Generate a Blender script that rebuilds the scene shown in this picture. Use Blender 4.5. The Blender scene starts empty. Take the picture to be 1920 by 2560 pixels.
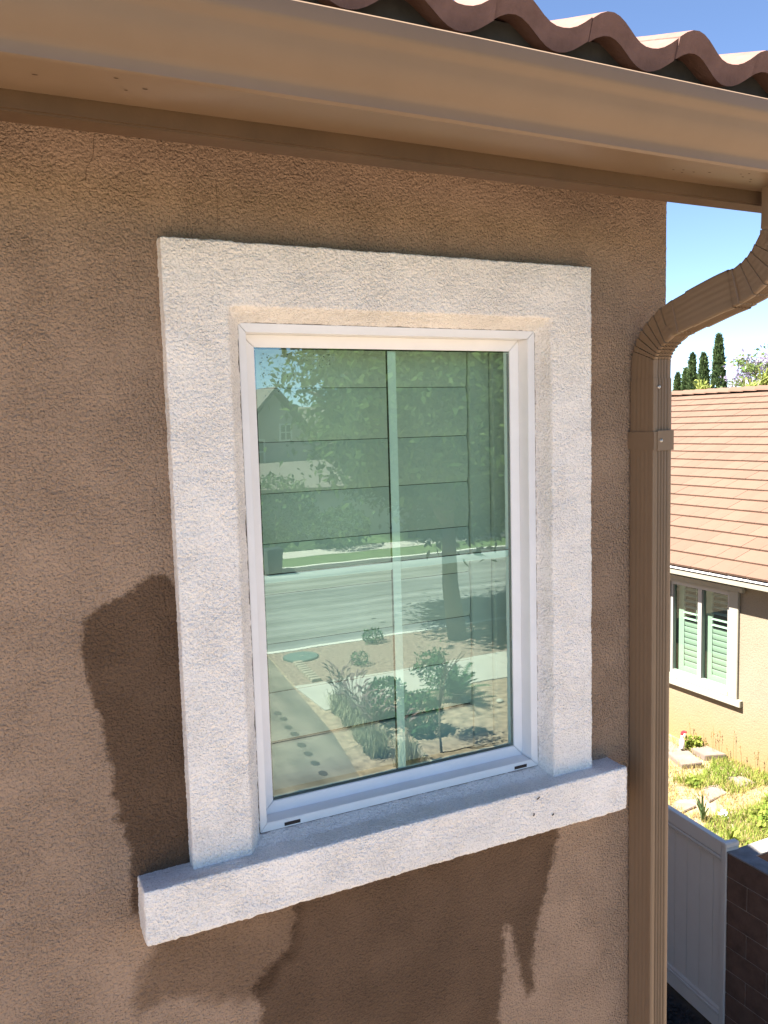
import bpy, bmesh, math, random
import numpy as np
from mathutils import Vector, Matrix, noise

rnd = random.Random(7)
rng = np.random.default_rng(7)
sc = bpy.context.scene
COL = sc.collection
R = math.radians

# ------------------------------------------------------------------ camera
S = 1.2                       # metres per facade unit (unit = width of the window surround)
ZB = 5.626                    # height of the top of the window surround
def L(x, y, z):               # facade units -> world metres
    return Vector((S*x, S*y, S*z + ZB))

CAM = Vector((-0.4057, -1.9144, 5.2))
yaw, pit, rol = R(26.003), R(-5.929), R(-1.566)
fw = Vector((math.sin(yaw)*math.cos(pit), math.cos(yaw)*math.cos(pit), math.sin(pit)))
rt = Vector((math.cos(yaw), -math.sin(yaw), 0)); up = rt.cross(fw)
rt2 = rt*math.cos(rol) + up*math.sin(rol); up2 = -rt*math.sin(rol) + up*math.cos(rol)
cd = bpy.data.cameras.new('camera'); cam = bpy.data.objects.new('camera', cd); COL.objects.link(cam)
cam.matrix_world = Matrix(((rt2.x, up2.x, -fw.x, CAM.x), (rt2.y, up2.y, -fw.y, CAM.y), (rt2.z, up2.z, -fw.z, CAM.z), (0, 0, 0, 1)))
cd.sensor_fit = 'HORIZONTAL'; cd.sensor_width = 36; cd.lens = 36*2102.9/1920
cd.clip_start = 0.05; cd.clip_end = 2000
sc.camera = cam

# ------------------------------------------------------------------ light
SUN_EL = R(58.0)
sdir = Vector((-1.0, 0.07, 0)).normalized()*math.cos(SUN_EL) + Vector((0, 0, math.sin(SUN_EL)))   # towards the sun
w = bpy.data.worlds.new('World'); sc.world = w; w.use_nodes = True
nt = w.node_tree; bg = nt.nodes['Background']
sky = nt.nodes.new('ShaderNodeTexSky'); sky.sky_type = 'NISHITA'; sky.sun_disc = False
sky.sun_elevation = SUN_EL; sky.sun_rotation = math.atan2(sdir.x, sdir.y)
sky.altitude = 400; sky.air_density = 0.55; sky.dust_density = 0.0; sky.ozone_density = 2.0
nt.links.new(sky.outputs[0], bg.inputs[0]); bg.inputs[1].default_value = 0.05
sd = bpy.data.lights.new('sun', 'SUN'); so = bpy.data.objects.new('sun', sd); COL.objects.link(so)
sd.energy = 5.0; sd.angle = R(0.53); sd.color = (1.0, 0.93, 0.83)
so.rotation_euler = sdir.to_track_quat('Z', 'Y').to_euler()
sc.view_settings.view_transform = 'Standard'; sc.view_settings.look = 'None'
sc.view_settings.exposure = 2.78; sc.view_settings.gamma = 1.0; sc.view_settings.use_curve_mapping = False
sc.cycles.max_bounces = 10; sc.cycles.transparent_max_bounces = 24; sc.cycles.caustics_reflective = False
sc.cycles.use_denoising = True

# ------------------------------------------------------------------ helpers: objects
def tag(o, label=None, cat=None, group=None, kind=None):
    if label: o['label'] = label
    if cat: o['category'] = cat
    if group: o['group'] = group
    if kind: o['kind'] = kind
    return o
def link(name, me, mat=None, parent=None):
    o = bpy.data.objects.new(name, me); COL.objects.link(o)
    if mat is not None and me is not None and not me.materials: me.materials.append(mat)
    if parent is not None:
        o.parent = parent
        o.matrix_parent_inverse = Matrix.Translation(-parent.location)   # everything is modelled in world coordinates
    return o
def empty(name, loc, label, cat, group=None):
    o = bpy.data.objects.new(name, None); COL.objects.link(o); o.location = loc; o.empty_display_size = .1
    return tag(o, label, cat, group)
class MB:
    """collects polygons; build() links them as one mesh object"""
    def __init__(s): s.v = []; s.f = []
    def add(s, vs, fs):
        b = len(s.v); s.v += [tuple(v) for v in vs]; s.f += [tuple(b+i for i in f) for f in fs]; return s
    def box(s, x0, x1, y0, y1, z0, z1):
        vs = [(x, y, z) for x in (x0, x1) for y in (y0, y1) for z in (z0, z1)]
        return s.add(vs, [(0,1,3,2),(4,6,7,5),(0,4,5,1),(2,3,7,6),(0,2,6,4),(1,5,7,3)])
    def prism(s, poly, axis, a0, a1):
        """poly = 2-D points in the other two axes (in xyz order); closed solid"""
        n = len(poly); vs = []
        for a in (a0, a1):
            for p, q in poly:
                vs.append({'x': (a, p, q), 'y': (p, a, q), 'z': (p, q, a)}[axis])
        fs = [tuple(range(n))[::-1], tuple(range(n, 2*n))]
        for i in range(n):
            j = (i+1) % n; fs.append((i, j, n+j, n+i))
        return s.add(vs, fs)
    def tube(s, pts, rad, seg=8, cap=True):
        pts = [Vector(p) for p in pts]; n = len(pts); rings = []
        for i, p in enumerate(pts):
            d = (pts[min(i+1, n-1)] - pts[max(i-1, 0)]).normalized()
            a = d.orthogonal().normalized() if i == 0 else (rings_a - d*rings_a.dot(d)).normalized()
            rings_a = a; b = d.cross(a); r = rad[i] if isinstance(rad, (list, tuple)) else rad
            rings.append([p + (a*math.cos(t*2*math.pi/seg) + b*math.sin(t*2*math.pi/seg))*r for t in range(seg)])
        vs = [v for rg in rings for v in rg]; fs = []
        for i in range(n-1):
            for t in range(seg):
                u = (t+1) % seg; fs.append((i*seg+t, i*seg+u, (i+1)*seg+u, (i+1)*seg+t))
        if cap: fs += [tuple(range(seg))[::-1], tuple(range((n-1)*seg, n*seg))]
        return s.add(vs, fs)
    def lathe(s, prof, c=(0,0,0), seg=16):
        vs = []; fs = []
        for r, z in prof:
            for t in range(seg):
                a = 2*math.pi*t/seg; vs.append((c[0]+r*math.cos(a), c[1]+r*math.sin(a), c[2]+z))
        for i in range(len(prof)-1):
            for t in range(seg):
                u = (t+1) % seg; fs.append((i*seg+t, i*seg+u, (i+1)*seg+u, (i+1)*seg+t))
        fs += [tuple(range(seg))[::-1], tuple(range((len(prof)-1)*seg, len(prof)*seg))]
        return s.add(vs, fs)
    def mesh(s, name, smooth=False, fix=True):
        me = bpy.data.meshes.new(name); me.from_pydata(s.v, [], s.f)
        if fix:
            bm = bmesh.new(); bm.from_mesh(me); bmesh.ops.recalc_face_normals(bm, faces=bm.faces); bm.to_mesh(me); bm.free()
        if smooth: me.polygons.foreach_set('use_smooth', [True]*len(me.polygons))
        me.update(); return me
    def build(s, name, mat, parent=None, smooth=False, fix=True):
        return link(name, s.mesh(name, smooth, fix), mat, parent)
def bevel(me, w, seg=2):
    bm = bmesh.new(); bm.from_mesh(me)
    bmesh.ops.bevel(bm, geom=bm.edges[:], offset=w, segments=seg, affect='EDGES', clamp_overlap=True)
    bm.to_mesh(me); bm.free(); return me
def shade_auto(me, ang=35):
    me.polygons.foreach_set('use_smooth', [True]*len(me.polygons))
    try: me.set_sharp_from_angle(angle=R(ang))
    except Exception: pass
    return me
def quads(name, V):
    """V: (n,4,3) array -> mesh of loose quads"""
    n = len(V); me = bpy.data.meshes.new(name)
    me.vertices.add(4*n); me.vertices.foreach_set('co', V.reshape(-1).astype(np.float32))
    me.loops.add(4*n); me.loops.foreach_set('vertex_index', np.arange(4*n, dtype=np.int32))
    me.polygons.add(n); me.polygons.foreach_set('loop_start', np.arange(0, 4*n, 4, dtype=np.int32))
    me.polygons.foreach_set('loop_total', np.full(n, 4, dtype=np.int32)); me.update(calc_edges=True); me.validate(); return me
def leaves(centers, size, aspect=.55, upbias=.0, jit=.35, droop=0.0):
    """leaf-shaped (diamond) quads at centers with random directions"""
    n = len(centers); d = rng.normal(size=(n, 3)); d[:, 2] += upbias; d /= np.linalg.norm(d, axis=1)[:, None]
    e = rng.normal(size=(n, 3)); e = np.cross(d, e); e /= np.linalg.norm(e, axis=1)[:, None]
    s = size*(1 + jit*rng.normal(size=(n, 1)).clip(-1.5, 1.8)); c = np.asarray(centers)
    a = c; b = c + d*s*.5 + e*s*aspect*.5; t = c + d*s; t[:, 2] -= droop*s[:, 0]; f = c + d*s*.5 - e*s*aspect*.5
    return np.stack([a, b, t, f], axis=1)
def join_mesh(name, V, F): return MB().add(V, F).mesh(name, fix=False)

# ------------------------------------------------------------------ helpers: materials
def mat(name, base, rough=.8, var=.0, vscale=3.0, bump=.0, bscale=60., bdist=.004, spec=.3, metal=0., col2=None, detail=4, musg=False):
    m = bpy.data.materials.new(name); m.use_nodes = True; t = m.node_tree; b = t.nodes['Principled BSDF']
    b.inputs['Roughness'].default_value = rough; b.inputs['Specular IOR Level'].default_value = spec; b.inputs['Metallic'].default_value = metal
    b.inputs['Base Color'].default_value = (*base, 1)
    tc = t.nodes.new('ShaderNodeTexCoord')
    if var > 0 or col2:
        nz = t.nodes.new('ShaderNodeTexNoise'); nz.inputs['Scale'].default_value = vscale; nz.inputs['Detail'].default_value = detail
        nz.inputs['Roughness'].default_value = .65
        t.links.new(tc.outputs['Object'], nz.inputs['Vector'])
        mr = t.nodes.new('ShaderNodeMapRange'); mr.inputs[1].default_value = .32; mr.inputs[2].default_value = .68
        t.links.new(nz.outputs[0], mr.inputs[0])
        mx = t.nodes.new('ShaderNodeMix'); mx.data_type = 'RGBA'
        c2 = col2 if col2 else tuple(min(1, c*(1+var)) for c in base); c1 = base if col2 else tuple(c*(1-var) for c in base)
        mx.inputs[6].default_value = (*c1, 1); mx.inputs[7].default_value = (*c2, 1)
        t.links.new(mr.outputs[0], mx.inputs[0]); t.links.new(mx.outputs[2], b.inputs['Base Color'])
        m['mix'] = mx.name
    if bump > 0:
        nb = t.nodes.new('ShaderNodeTexNoise'); nb.inputs['Scale'].default_value = bscale; nb.inputs['Detail'].default_value = 5
        t.links.new(tc.outputs['Object'], nb.inputs['Vector'])
        bp = t.nodes.new('ShaderNodeBump'); bp.inputs['Strength'].default_value = bump; bp.inputs['Distance'].default_value = bdist
        t.links.new(nb.outputs[0], bp.inputs['Height']); t.links.new(bp.outputs[0], b.inputs['Normal'])
    return m
def leafmat(name, c1, c2, trans=.35):
    m = bpy.data.materials.new(name); m.use_nodes = True; t = m.node_tree; t.nodes.remove(t.nodes['Principled BSDF'])
    out = t.nodes['Material Output']; g = t.nodes.new('ShaderNodeNewGeometry'); mx = t.nodes.new('ShaderNodeMix'); mx.data_type = 'RGBA'
    mx.inputs[6].default_value = (*c1, 1); mx.inputs[7].default_value = (*c2, 1); t.links.new(g.outputs['Random Per Island'], mx.inputs[0])
    d = t.nodes.new('ShaderNodeBsdfDiffuse'); tr = t.nodes.new('ShaderNodeBsdfTranslucent'); mm = t.nodes.new('ShaderNodeMixShader'); mm.inputs[0].default_value = trans
    t.links.new(mx.outputs[2], d.inputs[0]); t.links.new(mx.outputs[2], tr.inputs[0]); t.links.new(d.outputs[0], mm.inputs[1]); t.links.new(tr.outputs[0], mm.inputs[2])
    t.links.new(mm.outputs[0], out.inputs[0]); return m
def nd(t, k, **kw):
    n = t.nodes.new(k)
    for a, v in kw.items(): setattr(n, a, v)
    return n
def stucco(name, base, var, scale=150., strength=.6, dist=.003, wet=False, splash=None, dirt=None, speck=.6):
    m = bpy.data.materials.new(name); m.use_nodes = True; t = m.node_tree; b = t.nodes['Principled BSDF']; K = t.links.new
    b.inputs['Roughness'].default_value = .92; b.inputs['Specular IOR Level'].default_value = .15
    tc = nd(t, 'ShaderNodeTexCoord'); P = tc.outputs['Object']
    n1 = nd(t, 'ShaderNodeTexNoise'); n1.inputs['Scale'].default_value = scale; n1.inputs['Detail'].default_value = 2.5; n1.inputs['Roughness'].default_value = .55; n1.inputs['Distortion'].default_value = .6
    n2 = nd(t, 'ShaderNodeTexVoronoi'); n2.inputs['Scale'].default_value = scale*.62; n2.inputs['Randomness'].default_value = 1
    nw = nd(t, 'ShaderNodeTexNoise'); nw.inputs['Scale'].default_value = scale*.4; K(P, nw.inputs['Vector'])
    wmix = nd(t, 'ShaderNodeVectorMath', operation='MULTIPLY_ADD'); wmix.inputs[1].default_value = (.012, .012, .012); K(nw.outputs[1], wmix.inputs[0]); K(P, wmix.inputs[2])
    K(P, n1.inputs['Vector']); K(wmix.outputs[0], n2.inputs['Vector'])
    # trowel patches: the relief is flatter in places
    n3 = nd(t, 'ShaderNodeTexNoise'); n3.inputs['Scale'].default_value = 7; n3.inputs['Detail'].default_value = 3; K(P, n3.inputs['Vector'])
    a1 = nd(t, 'ShaderNodeMath', operation='MULTIPLY_ADD'); K(n2.outputs[0], a1.inputs[0]); a1.inputs[1].default_value = -.7; K(n1.outputs[0], a1.inputs[2])
    mr = nd(t, 'ShaderNodeMapRange'); mr.inputs[1].default_value = .3; mr.inputs[2].default_value = .7; mr.inputs[3].default_value = .55; mr.inputs[4].default_value = 1.15; K(n3.outputs[0], mr.inputs[0])
    a2 = nd(t, 'ShaderNodeMath', operation='MULTIPLY'); K(a1.outputs[0], a2.inputs[0]); K(mr.outputs[0], a2.inputs[1])
    bp = nd(t, 'ShaderNodeBump'); bp.inputs['Strength'].default_value = strength; bp.inputs['Distance'].default_value = dist
    K(a2.outputs[0], bp.inputs['Height']); K(bp.outputs[0], b.inputs['Normal'])
    nv = nd(t, 'ShaderNodeTexNoise'); nv.inputs['Scale'].default_value = 2.2; nv.inputs['Detail'].default_value = 6; nv.inputs['Roughness'].default_value = .7; K(P, nv.inputs['Vector'])
    mx = nd(t, 'ShaderNodeMix', data_type='RGBA'); mx.inputs[6].default_value = (*[c*(1-var) for c in base], 1); mx.inputs[7].default_value = (*[min(1, c*(1+var)) for c in base], 1)
    mv = nd(t, 'ShaderNodeMapRange'); mv.inputs[1].default_value = .3; mv.inputs[2].default_value = .7; K(nv.outputs[0], mv.inputs[0]); K(mv.outputs[0], mx.inputs[0])
    cur = mx.outputs[2]
    # dark specks: shade of the stucco's small pits put into the colour
    sp = nd(t, 'ShaderNodeTexNoise'); sp.inputs['Scale'].default_value = scale*.8; sp.inputs['Detail'].default_value = 1; K(P, sp.inputs['Vector'])
    ms = nd(t, 'ShaderNodeMapRange'); ms.inputs[1].default_value = .57; ms.inputs[2].default_value = .66; ms.inputs[4].default_value = speck; K(sp.outputs[0], ms.inputs[0])
    m2 = nd(t, 'ShaderNodeMix', data_type='RGBA'); K(ms.outputs[0], m2.inputs[0]); K(cur, m2.inputs[6]); m2.inputs[7].default_value = (*[c*.45 for c in base], 1); cur = m2.outputs[2]
    if dirt:
        dn = nd(t, 'ShaderNodeTexNoise'); dn.inputs['Scale'].default_value = 14; dn.inputs['Detail'].default_value = 8; dn.inputs['Roughness'].default_value = .75; K(P, dn.inputs['Vector'])
        dm = nd(t, 'ShaderNodeMapRange'); dm.inputs[1].default_value = .52; dm.inputs[2].default_value = .75; dm.inputs[4].default_value = .28; K(dn.outputs[0], dm.inputs[0])
        m4 = nd(t, 'ShaderNodeMix', data_type='RGBA'); K(dm.outputs[0], m4.inputs[0]); K(cur, m4.inputs[6]); m4.inputs[7].default_value = (*dirt, 1); cur = m4.outputs[2]
    if wet:
        at = nd(t, 'ShaderNodeAttribute', attribute_name='wet')
        nn = nd(t, 'ShaderNodeTexNoise'); nn.inputs['Scale'].default_value = 52; nn.inputs['Detail'].default_value = 6; nn.inputs['Roughness'].default_value = .7; K(P, nn.inputs['Vector'])
        ad = nd(t, 'ShaderNodeMath', operation='MULTIPLY_ADD'); K(nn.outputs[0], ad.inputs[0]); ad.inputs[1].default_value = 1.2; ad.inputs[2].default_value = -.6
        s2 = nd(t, 'ShaderNodeMath', operation='ADD'); K(at.outputs['Fac'], s2.inputs[0]); K(ad.outputs[0], s2.inputs[1])
        st = nd(t, 'ShaderNodeMapRange', interpolation_type='SMOOTHSTEP'); st.inputs[1].default_value = .30; st.inputs[2].default_value = .70; K(s2.outputs[0], st.inputs[0])
        m3 = nd(t, 'ShaderNodeMix', data_type='RGBA', blend_type='MULTIPLY'); K(st.outputs[0], m3.inputs[0]); K(cur, m3.inputs[6]); m3.inputs[7].default_value = (.36, .315, .275, 1); cur = m3.outputs[2]
        a5 = nd(t, 'ShaderNodeAttribute', attribute_name='damp'); m6 = nd(t, 'ShaderNodeMix', data_type='RGBA', blend_type='MULTIPLY'); K(a5.outputs['Fac'], m6.inputs[0]); K(cur, m6.inputs[6]); m6.inputs[7].default_value = (.50, .45, .40, 1); cur = m6.outputs[2]
        a6 = nd(t, 'ShaderNodeMath', operation='MULTIPLY', use_clamp=True); K(a5.outputs['Fac'], a6.inputs[0]); a6.inputs[1].default_value = 5; mxw = nd(t, 'ShaderNodeMath', operation='MAXIMUM'); K(st.outputs[0], mxw.inputs[0]); K(a6.outputs[0], mxw.inputs[1])
        rr = nd(t, 'ShaderNodeMapRange'); rr.inputs[3].default_value = .92; rr.inputs[4].default_value = .38; K(mxw.outputs[0], rr.inputs[0]); K(rr.outputs[0], b.inputs['Roughness'])
    if splash:
        gx = nd(t, 'ShaderNodeSeparateXYZ'); K(P, gx.inputs[0])
        ns = nd(t, 'ShaderNodeTexNoise'); ns.inputs['Scale'].default_value = 1.6; ns.inputs['Detail'].default_value = 6; K(P, ns.inputs['Vector'])
        zz = nd(t, 'ShaderNodeMath', operation='MULTIPLY_ADD'); K(ns.outputs[0], zz.inputs[0]); zz.inputs[1].default_value = -.55; K(gx.outputs[2], zz.inputs[2])
        mz = nd(t, 'ShaderNodeMapRange'); mz.inputs[1].default_value = .85; mz.inputs[2].default_value = -.25; mz.inputs[4].default_value = .85; K(zz.outputs[0], mz.inputs[0])
        m5 = nd(t, 'ShaderNodeMix', data_type='RGBA'); K(mz.outputs[0], m5.inputs[0]); K(cur, m5.inputs[6]); m5.inputs[7].default_value = (*splash, 1); cur = m5.outputs[2]
    K(cur, b.inputs['Base Color']); return m
def glass(name, refl, fac, trans, rough=0.0, drops=False):
    m = bpy.data.materials.new(name); m.use_nodes = True; t = m.node_tree; t.nodes.remove(t.nodes['Principled BSDF']); K = t.links.new
    out = t.nodes['Material Output']; g = nd(t, 'ShaderNodeBsdfGlossy'); g.inputs['Roughness'].default_value = rough; g.inputs['Color'].default_value = (*refl, 1)
    tr = nd(t, 'ShaderNodeBsdfTransparent'); tr.inputs[0].default_value = (*trans, 1)
    fr = nd(t, 'ShaderNodeLayerWeight'); fr.inputs[0].default_value = .5; pw = nd(t, 'ShaderNodeMath', operation='POWER'); K(fr.outputs['Facing'], pw.inputs[0]); pw.inputs[1].default_value = 5
    ad = nd(t, 'ShaderNodeMath', operation='MULTIPLY_ADD', use_clamp=True); K(pw.outputs[0], ad.inputs[0]); ad.inputs[1].default_value = .9; ad.inputs[2].default_value = fac
    mx = nd(t, 'ShaderNodeMixShader'); K(ad.outputs[0], mx.inputs[0]); K(tr.outputs[0], mx.inputs[1]); K(g.outputs[0], mx.inputs[2]); K(mx.outputs[0], out.inputs[0])
    if drops:   # faint waviness of the pane
        tc = nd(t, 'ShaderNodeTexCoord'); nz = nd(t, 'ShaderNodeTexNoise'); nz.inputs['Scale'].default_value = 5; nz.inputs['Detail'].default_value = 1; K(tc.outputs['Object'], nz.inputs['Vector'])
        bp = nd(t, 'ShaderNodeBump'); bp.inputs['Strength'].default_value = .1; bp.inputs['Distance'].default_value = .0012; K(nz.outputs[0], bp.inputs['Height']); K(bp.outputs[0], g.inputs['Normal'])
    return m

M = {}
M['wall'] = stucco('brown stucco', (.378, .270, .194), .12, 225, 1.0, .0095, wet=True)
M['wallplain'] = stucco('brown stucco side', (.378, .270, .194), .12, 225, 1.0, .0095)
M['trim'] = stucco('off white stucco', (.88, .85, .815), .03, 230, 1.0, .0062, dirt=(.72, .68, .63), speck=.32)
M['sill'] = stucco('off white wet stucco', (.88, .85, .815), .03, 230, 1.0, .0062, dirt=(.60, .57, .53), wet=True, speck=.34)
M['vinyl'] = mat('white vinyl', (.80, .80, .81), .38, .03, 9, .04, 200, .001, .45)
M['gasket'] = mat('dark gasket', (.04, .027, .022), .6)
M['brownmetal'] = mat('tan painted metal', (.175, .120, .076), .40, .05, 5, .05, 40, .002, .4)
M['fascia'] = mat('brown painted wood', (.095, .056, .029), .7, .14, 6, .35, 90, .002, .3)
M['dark'] = mat('dark grey backing', (.045, .042, .04), .8, .3, 9)
M['tile'] = mat('brown red clay tile', (.15, .088, .074), .9, .18, 14, .5, 130, .004, .2)
M['zinc'] = mat('zinc screw', (.45, .43, .40), .35, metal=.8)
M['glass'] = glass('green low-e glass', (.70, .88, .82), .235, (.72, .92, .83), drops=True)
M['nglass'] = glass('clear green glass', (.8, .95, .9), .06, (.66, .84, .73))
M['shutter'] = mat('white shutter paint', (.63, .62, .58), .5, .02, 5)
M['muntin'] = mat('white grid bar', (.88, .90, .89), .45)
M['nwall'] = stucco('cream stucco', (.19, .160, .119), .06, 60, .6, .006, speck=.25, splash=(.22, .145, .062))
M['ntrim'] = mat('cream trim', (.23, .22, .185), .8, .05, 6, .25, 90, .003)
M['nfascia'] = mat('cream fascia paint', (.22, .205, .165), .7, .05, 5, .2, 80, .002)
M['ntile'] = mat('salmon concrete tile', (.118, .073, .053), .9, .06, 2.2, .0, spec=.2)
M['fence'] = mat('grey white vinyl fence', (.62, .575, .50), .45, .03, 3, spec=.4)
M['block'] = mat('brown concrete block', (.12, .073, .052), .92, .22, 7, .6, 120, .004, .2)
M['mortar'] = mat('block mortar', (.24, .19, .155), .95, .15, 20, .5, 120, .003)
M['cap'] = mat('pale mortar cap', (.19, .18, .17), .95, .25, 9, .5, 60, .004)
M['slab'] = mat('concrete paver', (.15, .12, .10), .92, .15, 6, .4, 90, .004)
M['soil'] = mat('dry soil', (.24, .175, .11), .95, .25, 3, .7, 40, .02)
M['earth'] = mat('garden earth', (.26, .19, .135), .95, .45, 6, .7, 30, .02)
M['mulch'] = mat('mulch', (.22, .155, .12), .95, .6, 14, .8, 40, .03)
M['gravel'] = mat('black gravel', (.022, .020, .019), .8, .5, 8)
M['asphalt'] = mat('worn asphalt', (.155, .155, .15), .9, .12, .7, .4, 120, .004)
M['concrete'] = mat('pale concrete', (.34, .315, .275), .9, .08, 1.5, .3, 90, .003)
M['drive'] = mat('driveway concrete', (.16, .13, .105), .9, .22, 1.6, .3, 90, .003)
M['dampdrive'] = mat('damp driveway concrete', (.065, .052, .042), .5)
M['kerb'] = mat('kerb concrete', (.44, .42, .38), .9, .12, 3)
M['bark'] = mat('bark', (.10, .075, .055), .95, .3, 6, .8, 20, .03)
M['ground'] = mat('ground', (.20, .17, .11), .95, .25, .2)
M['lawn'] = mat('lawn', (.075, .11, .035), .95, .3, 3, .6, 60, .03)

def streak(m, sc_, amt):
    t = m.node_tree; b = t.nodes['Principled BSDF']; K = t.links.new; mx = t.nodes[m['mix']]
    tc = nd(t, 'ShaderNodeTexCoord'); mp = nd(t, 'ShaderNodeMapping'); mp.inputs['Scale'].default_value = sc_; K(tc.outputs['Object'], mp.inputs[0])
    nz_ = nd(t, 'ShaderNodeTexNoise'); nz_.inputs['Scale'].default_value = 1; nz_.inputs['Detail'].default_value = 5; K(mp.outputs[0], nz_.inputs['Vector'])
    rr = nd(t, 'ShaderNodeMapRange'); rr.inputs[1].default_value = .35; rr.inputs[2].default_value = .65; rr.inputs[3].default_value = 1 - amt; rr.inputs[4].default_value = 1 + amt*.5; K(nz_.outputs[0], rr.inputs[0])
    cc = nd(t, 'ShaderNodeCombineColor'); [K(rr.outputs[0], cc.inputs[i]) for i in range(3)]
    mm = nd(t, 'ShaderNodeMix', data_type='RGBA', blend_type='MULTIPLY'); mm.inputs[0].default_value = 1; K(mx.outputs[2], mm.inputs[6]); K(cc.outputs[0], mm.inputs[7]); K(mm.outputs[2], b.inputs['Base Color'])
streak(M['asphalt'], (.06, 1.6, 1), .38); streak(M['drive'], (2.2, .35, 1), .3)
# ------------------------------------------------------------------ the ground
def sheet(name, x0, x1, y0, y1, z, m, kind='structure'):
    return tag(MB().add([(x0, y0, z), (x1, y0, z), (x1, y1, z), (x0, y1, z)], [(0, 1, 2, 3)]).build(name, M[m], fix=False), kind=kind)
def poly(name, pts, z, m, kind='structure'):
    return tag(MB().add([(x, y, z) for x, y in pts], [tuple(range(len(pts)))]).build(name, M[m], fix=False), kind=kind)
sheet('ground', -600, 600, -600, 600, -.15, 'ground')
KY = -16.25                    # near kerb face
tag(MB().box(-120, 120, KY, 120, -.149, 0).build('terrain', M['earth']), kind='structure')
tag(MB().box(-120, 120, -120, -27.25, -.149, 0).build('terrain', M['lawn']), kind='structure')
sheet('road', -120, 120, -27.0, KY - .3, -.14, 'asphalt')
tag(MB().box(-120, 120, KY - .3, KY - .002, -.148, -.125).build('road_gutter', M['concrete']), kind='structure')
for i in range(-8, 18):
    tag(MB().box(i*3 - .0, i*3 + 2.99, KY - .0, KY + .16, -.14, .012).build('kerb', M['kerb']), kind='structure')
    tag(MB().box(i*3 - .0, i*3 + 2.99, -27.25, -27.02, -.14, .012).build('kerb', M['kerb']), kind='structure')
poly('driveway', [(-3.2, -.2), (1.9, -.2), (3.9, -4.0), (4.46, -8.9), (4.80, -10.75), (5.08, -13.45), (5.4, KY - .01), (-3.6, KY - .01), (-3.2, -9)], .006, 'drive')
for y0 in (-4.6, -7.7, -10.78, -13.36):
    xe = 3.95 + (-4.0 - y0)*.12
    tag(MB().box(-3.2, xe, y0 - .012, y0 + .012, .0065, .009).build('driveway_joint', M['gasket']), kind='structure')
for i in range(12):            # pavement slabs
    x0 = 5.1 + i*1.5
    tag(MB().box(x0 + .006, x0 + 1.494, -13.45, -11.83, -.01, .02).build('pavement', M['concrete']), kind='structure')
for i in range(12):
    x0 = -4.2 - (i+1)*1.5
    tag(MB().box(x0 + .006, x0 + 1.494, -13.45, -11.83, -.01, .02).build('pavement', M['concrete']), kind='structure')
poly('planting_bed', [(5.15, -13.46), (30, -13.46), (30, KY + .17), (5.4, KY + .17)], .005, 'mulch')
sheet('pavement', -120, 120, -30.9, -29.3, .006, 'concrete')
sheet('lawn', 9.8, 13.2, -29.28, -27.27, .005, 'lawn')

# ------------------------------------------------------------------ the stucco house
xi0, xi1, ziT = .1214, .8823, -.1209
xv0, xv1, zvT, zvB, yv = .1541, .8707, -.1465, -1.205, .05
xl0, xl1, zlT, zlB = .1695, .8509, -.1646, -1.1862
xg0, xg1, zgT, zgB, yg = .2002, .8318, -.1894, -1.1632, .10
xs0, xs1, zsT, zsB, ys = -.1039, 1.0759, -1.2193, -1.3289, -.04
yw, xc = .032, 1.263
house = empty('stucco_house', (0, 4, 0), 'brown stucco house with wet streaked wall, white framed window and tan gutter', 'house')

# wet marks: outlines on the wall (facade units x, z)
WL = [(.01, -.67), (0, -.655), (-.01, -.636), (-.025, -.628), (-.068, -.638), (-.085, -.658), (-.139, -.677), (-.172, -.703), (-.179, -.764), (-.171, -.822), (-.165, -.86), (-.152, -.888), (-.147, -.953), (-.137, -.993), (-.136, -1.026), (-.143, -1.054), (-.121, -1.075), (-.143, -1.096), (-.12, -1.112), (-.121, -1.134), (-.113, -1.163), (-.117, -1.228), (-.118, -1.30), (-.09, -1.30), (.05, -1.25)]
WD = [(.90, -1.31), (.919, -1.384), (.908, -1.421), (.87, -1.553), (.844, -1.626), (.835, -1.703), (.842, -1.779), (.815, -1.79), (.795, -1.708), (.773, -1.596), (.752, -1.58), (.752, -1.695), (.736, -1.778), (.728, -1.9), (.70, -2.4), (.16, -2.4), (.12, -1.75), (.126, -1.614), (.135, -1.585), (.115, -1.532), (.146, -1.497), (.2, -1.468), (.219, -1.382), (.21, -1.31)]
WM = [(.24, -1.32), (-.06, -1.32), (-.08, -1.376), (-.109, -1.427), (-.131, -1.477), (-.113, -1.501), (-.033, -1.497), (.049, -1.54), (.13, -1.561), (.22, -1.48)]
def sdist(P, pts):
    P = np.asarray(P); A = np.array(pts); B = np.roll(A, -1, axis=0); d = np.full(len(P), 9.); ins = np.zeros(len(P), bool)
    for a, b in zip(A, B):
        e = b - a; t = (((P - a)@e)/(e@e)).clip(0, 1); q = P - (a + t[:, None]*e); d = np.minimum(d, np.hypot(q[:, 0], q[:, 1]))
        c = ((a[1] > P[:, 1]) != (b[1] > P[:, 1])); xx = (b[0]-a[0])*(P[:, 1]-a[1])/((b[1]-a[1]) if b[1] != a[1] else 1e-9) + a[0]; ins ^= (c & (P[:, 0] < xx))
    return np.where(ins, d, -d)
gx = np.append(np.arange(-1.05, 1.255, .011), xc); gz = np.arange(-2.2, .41, .011)
X, Z = np.meshgrid(gx, gz, indexing='ij'); P2 = np.stack([X.ravel(), Z.ravel()], 1)
wet = np.maximum.reduce([.5 + sdist(P2, WL)/.035, .5 + sdist(P2, WD)/.05]).clip(0, 1)
nx, nz = len(gx), len(gz); vs = []
for (x, z) in P2:
    q = L(x, yw, z)
    if x == xc:
        q.x += .0035*noise.noise(Vector((1, 2, q.z*70))) + .002*noise.noise(Vector((4, 2, q.z*190)))
    vs.append(q)
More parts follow.
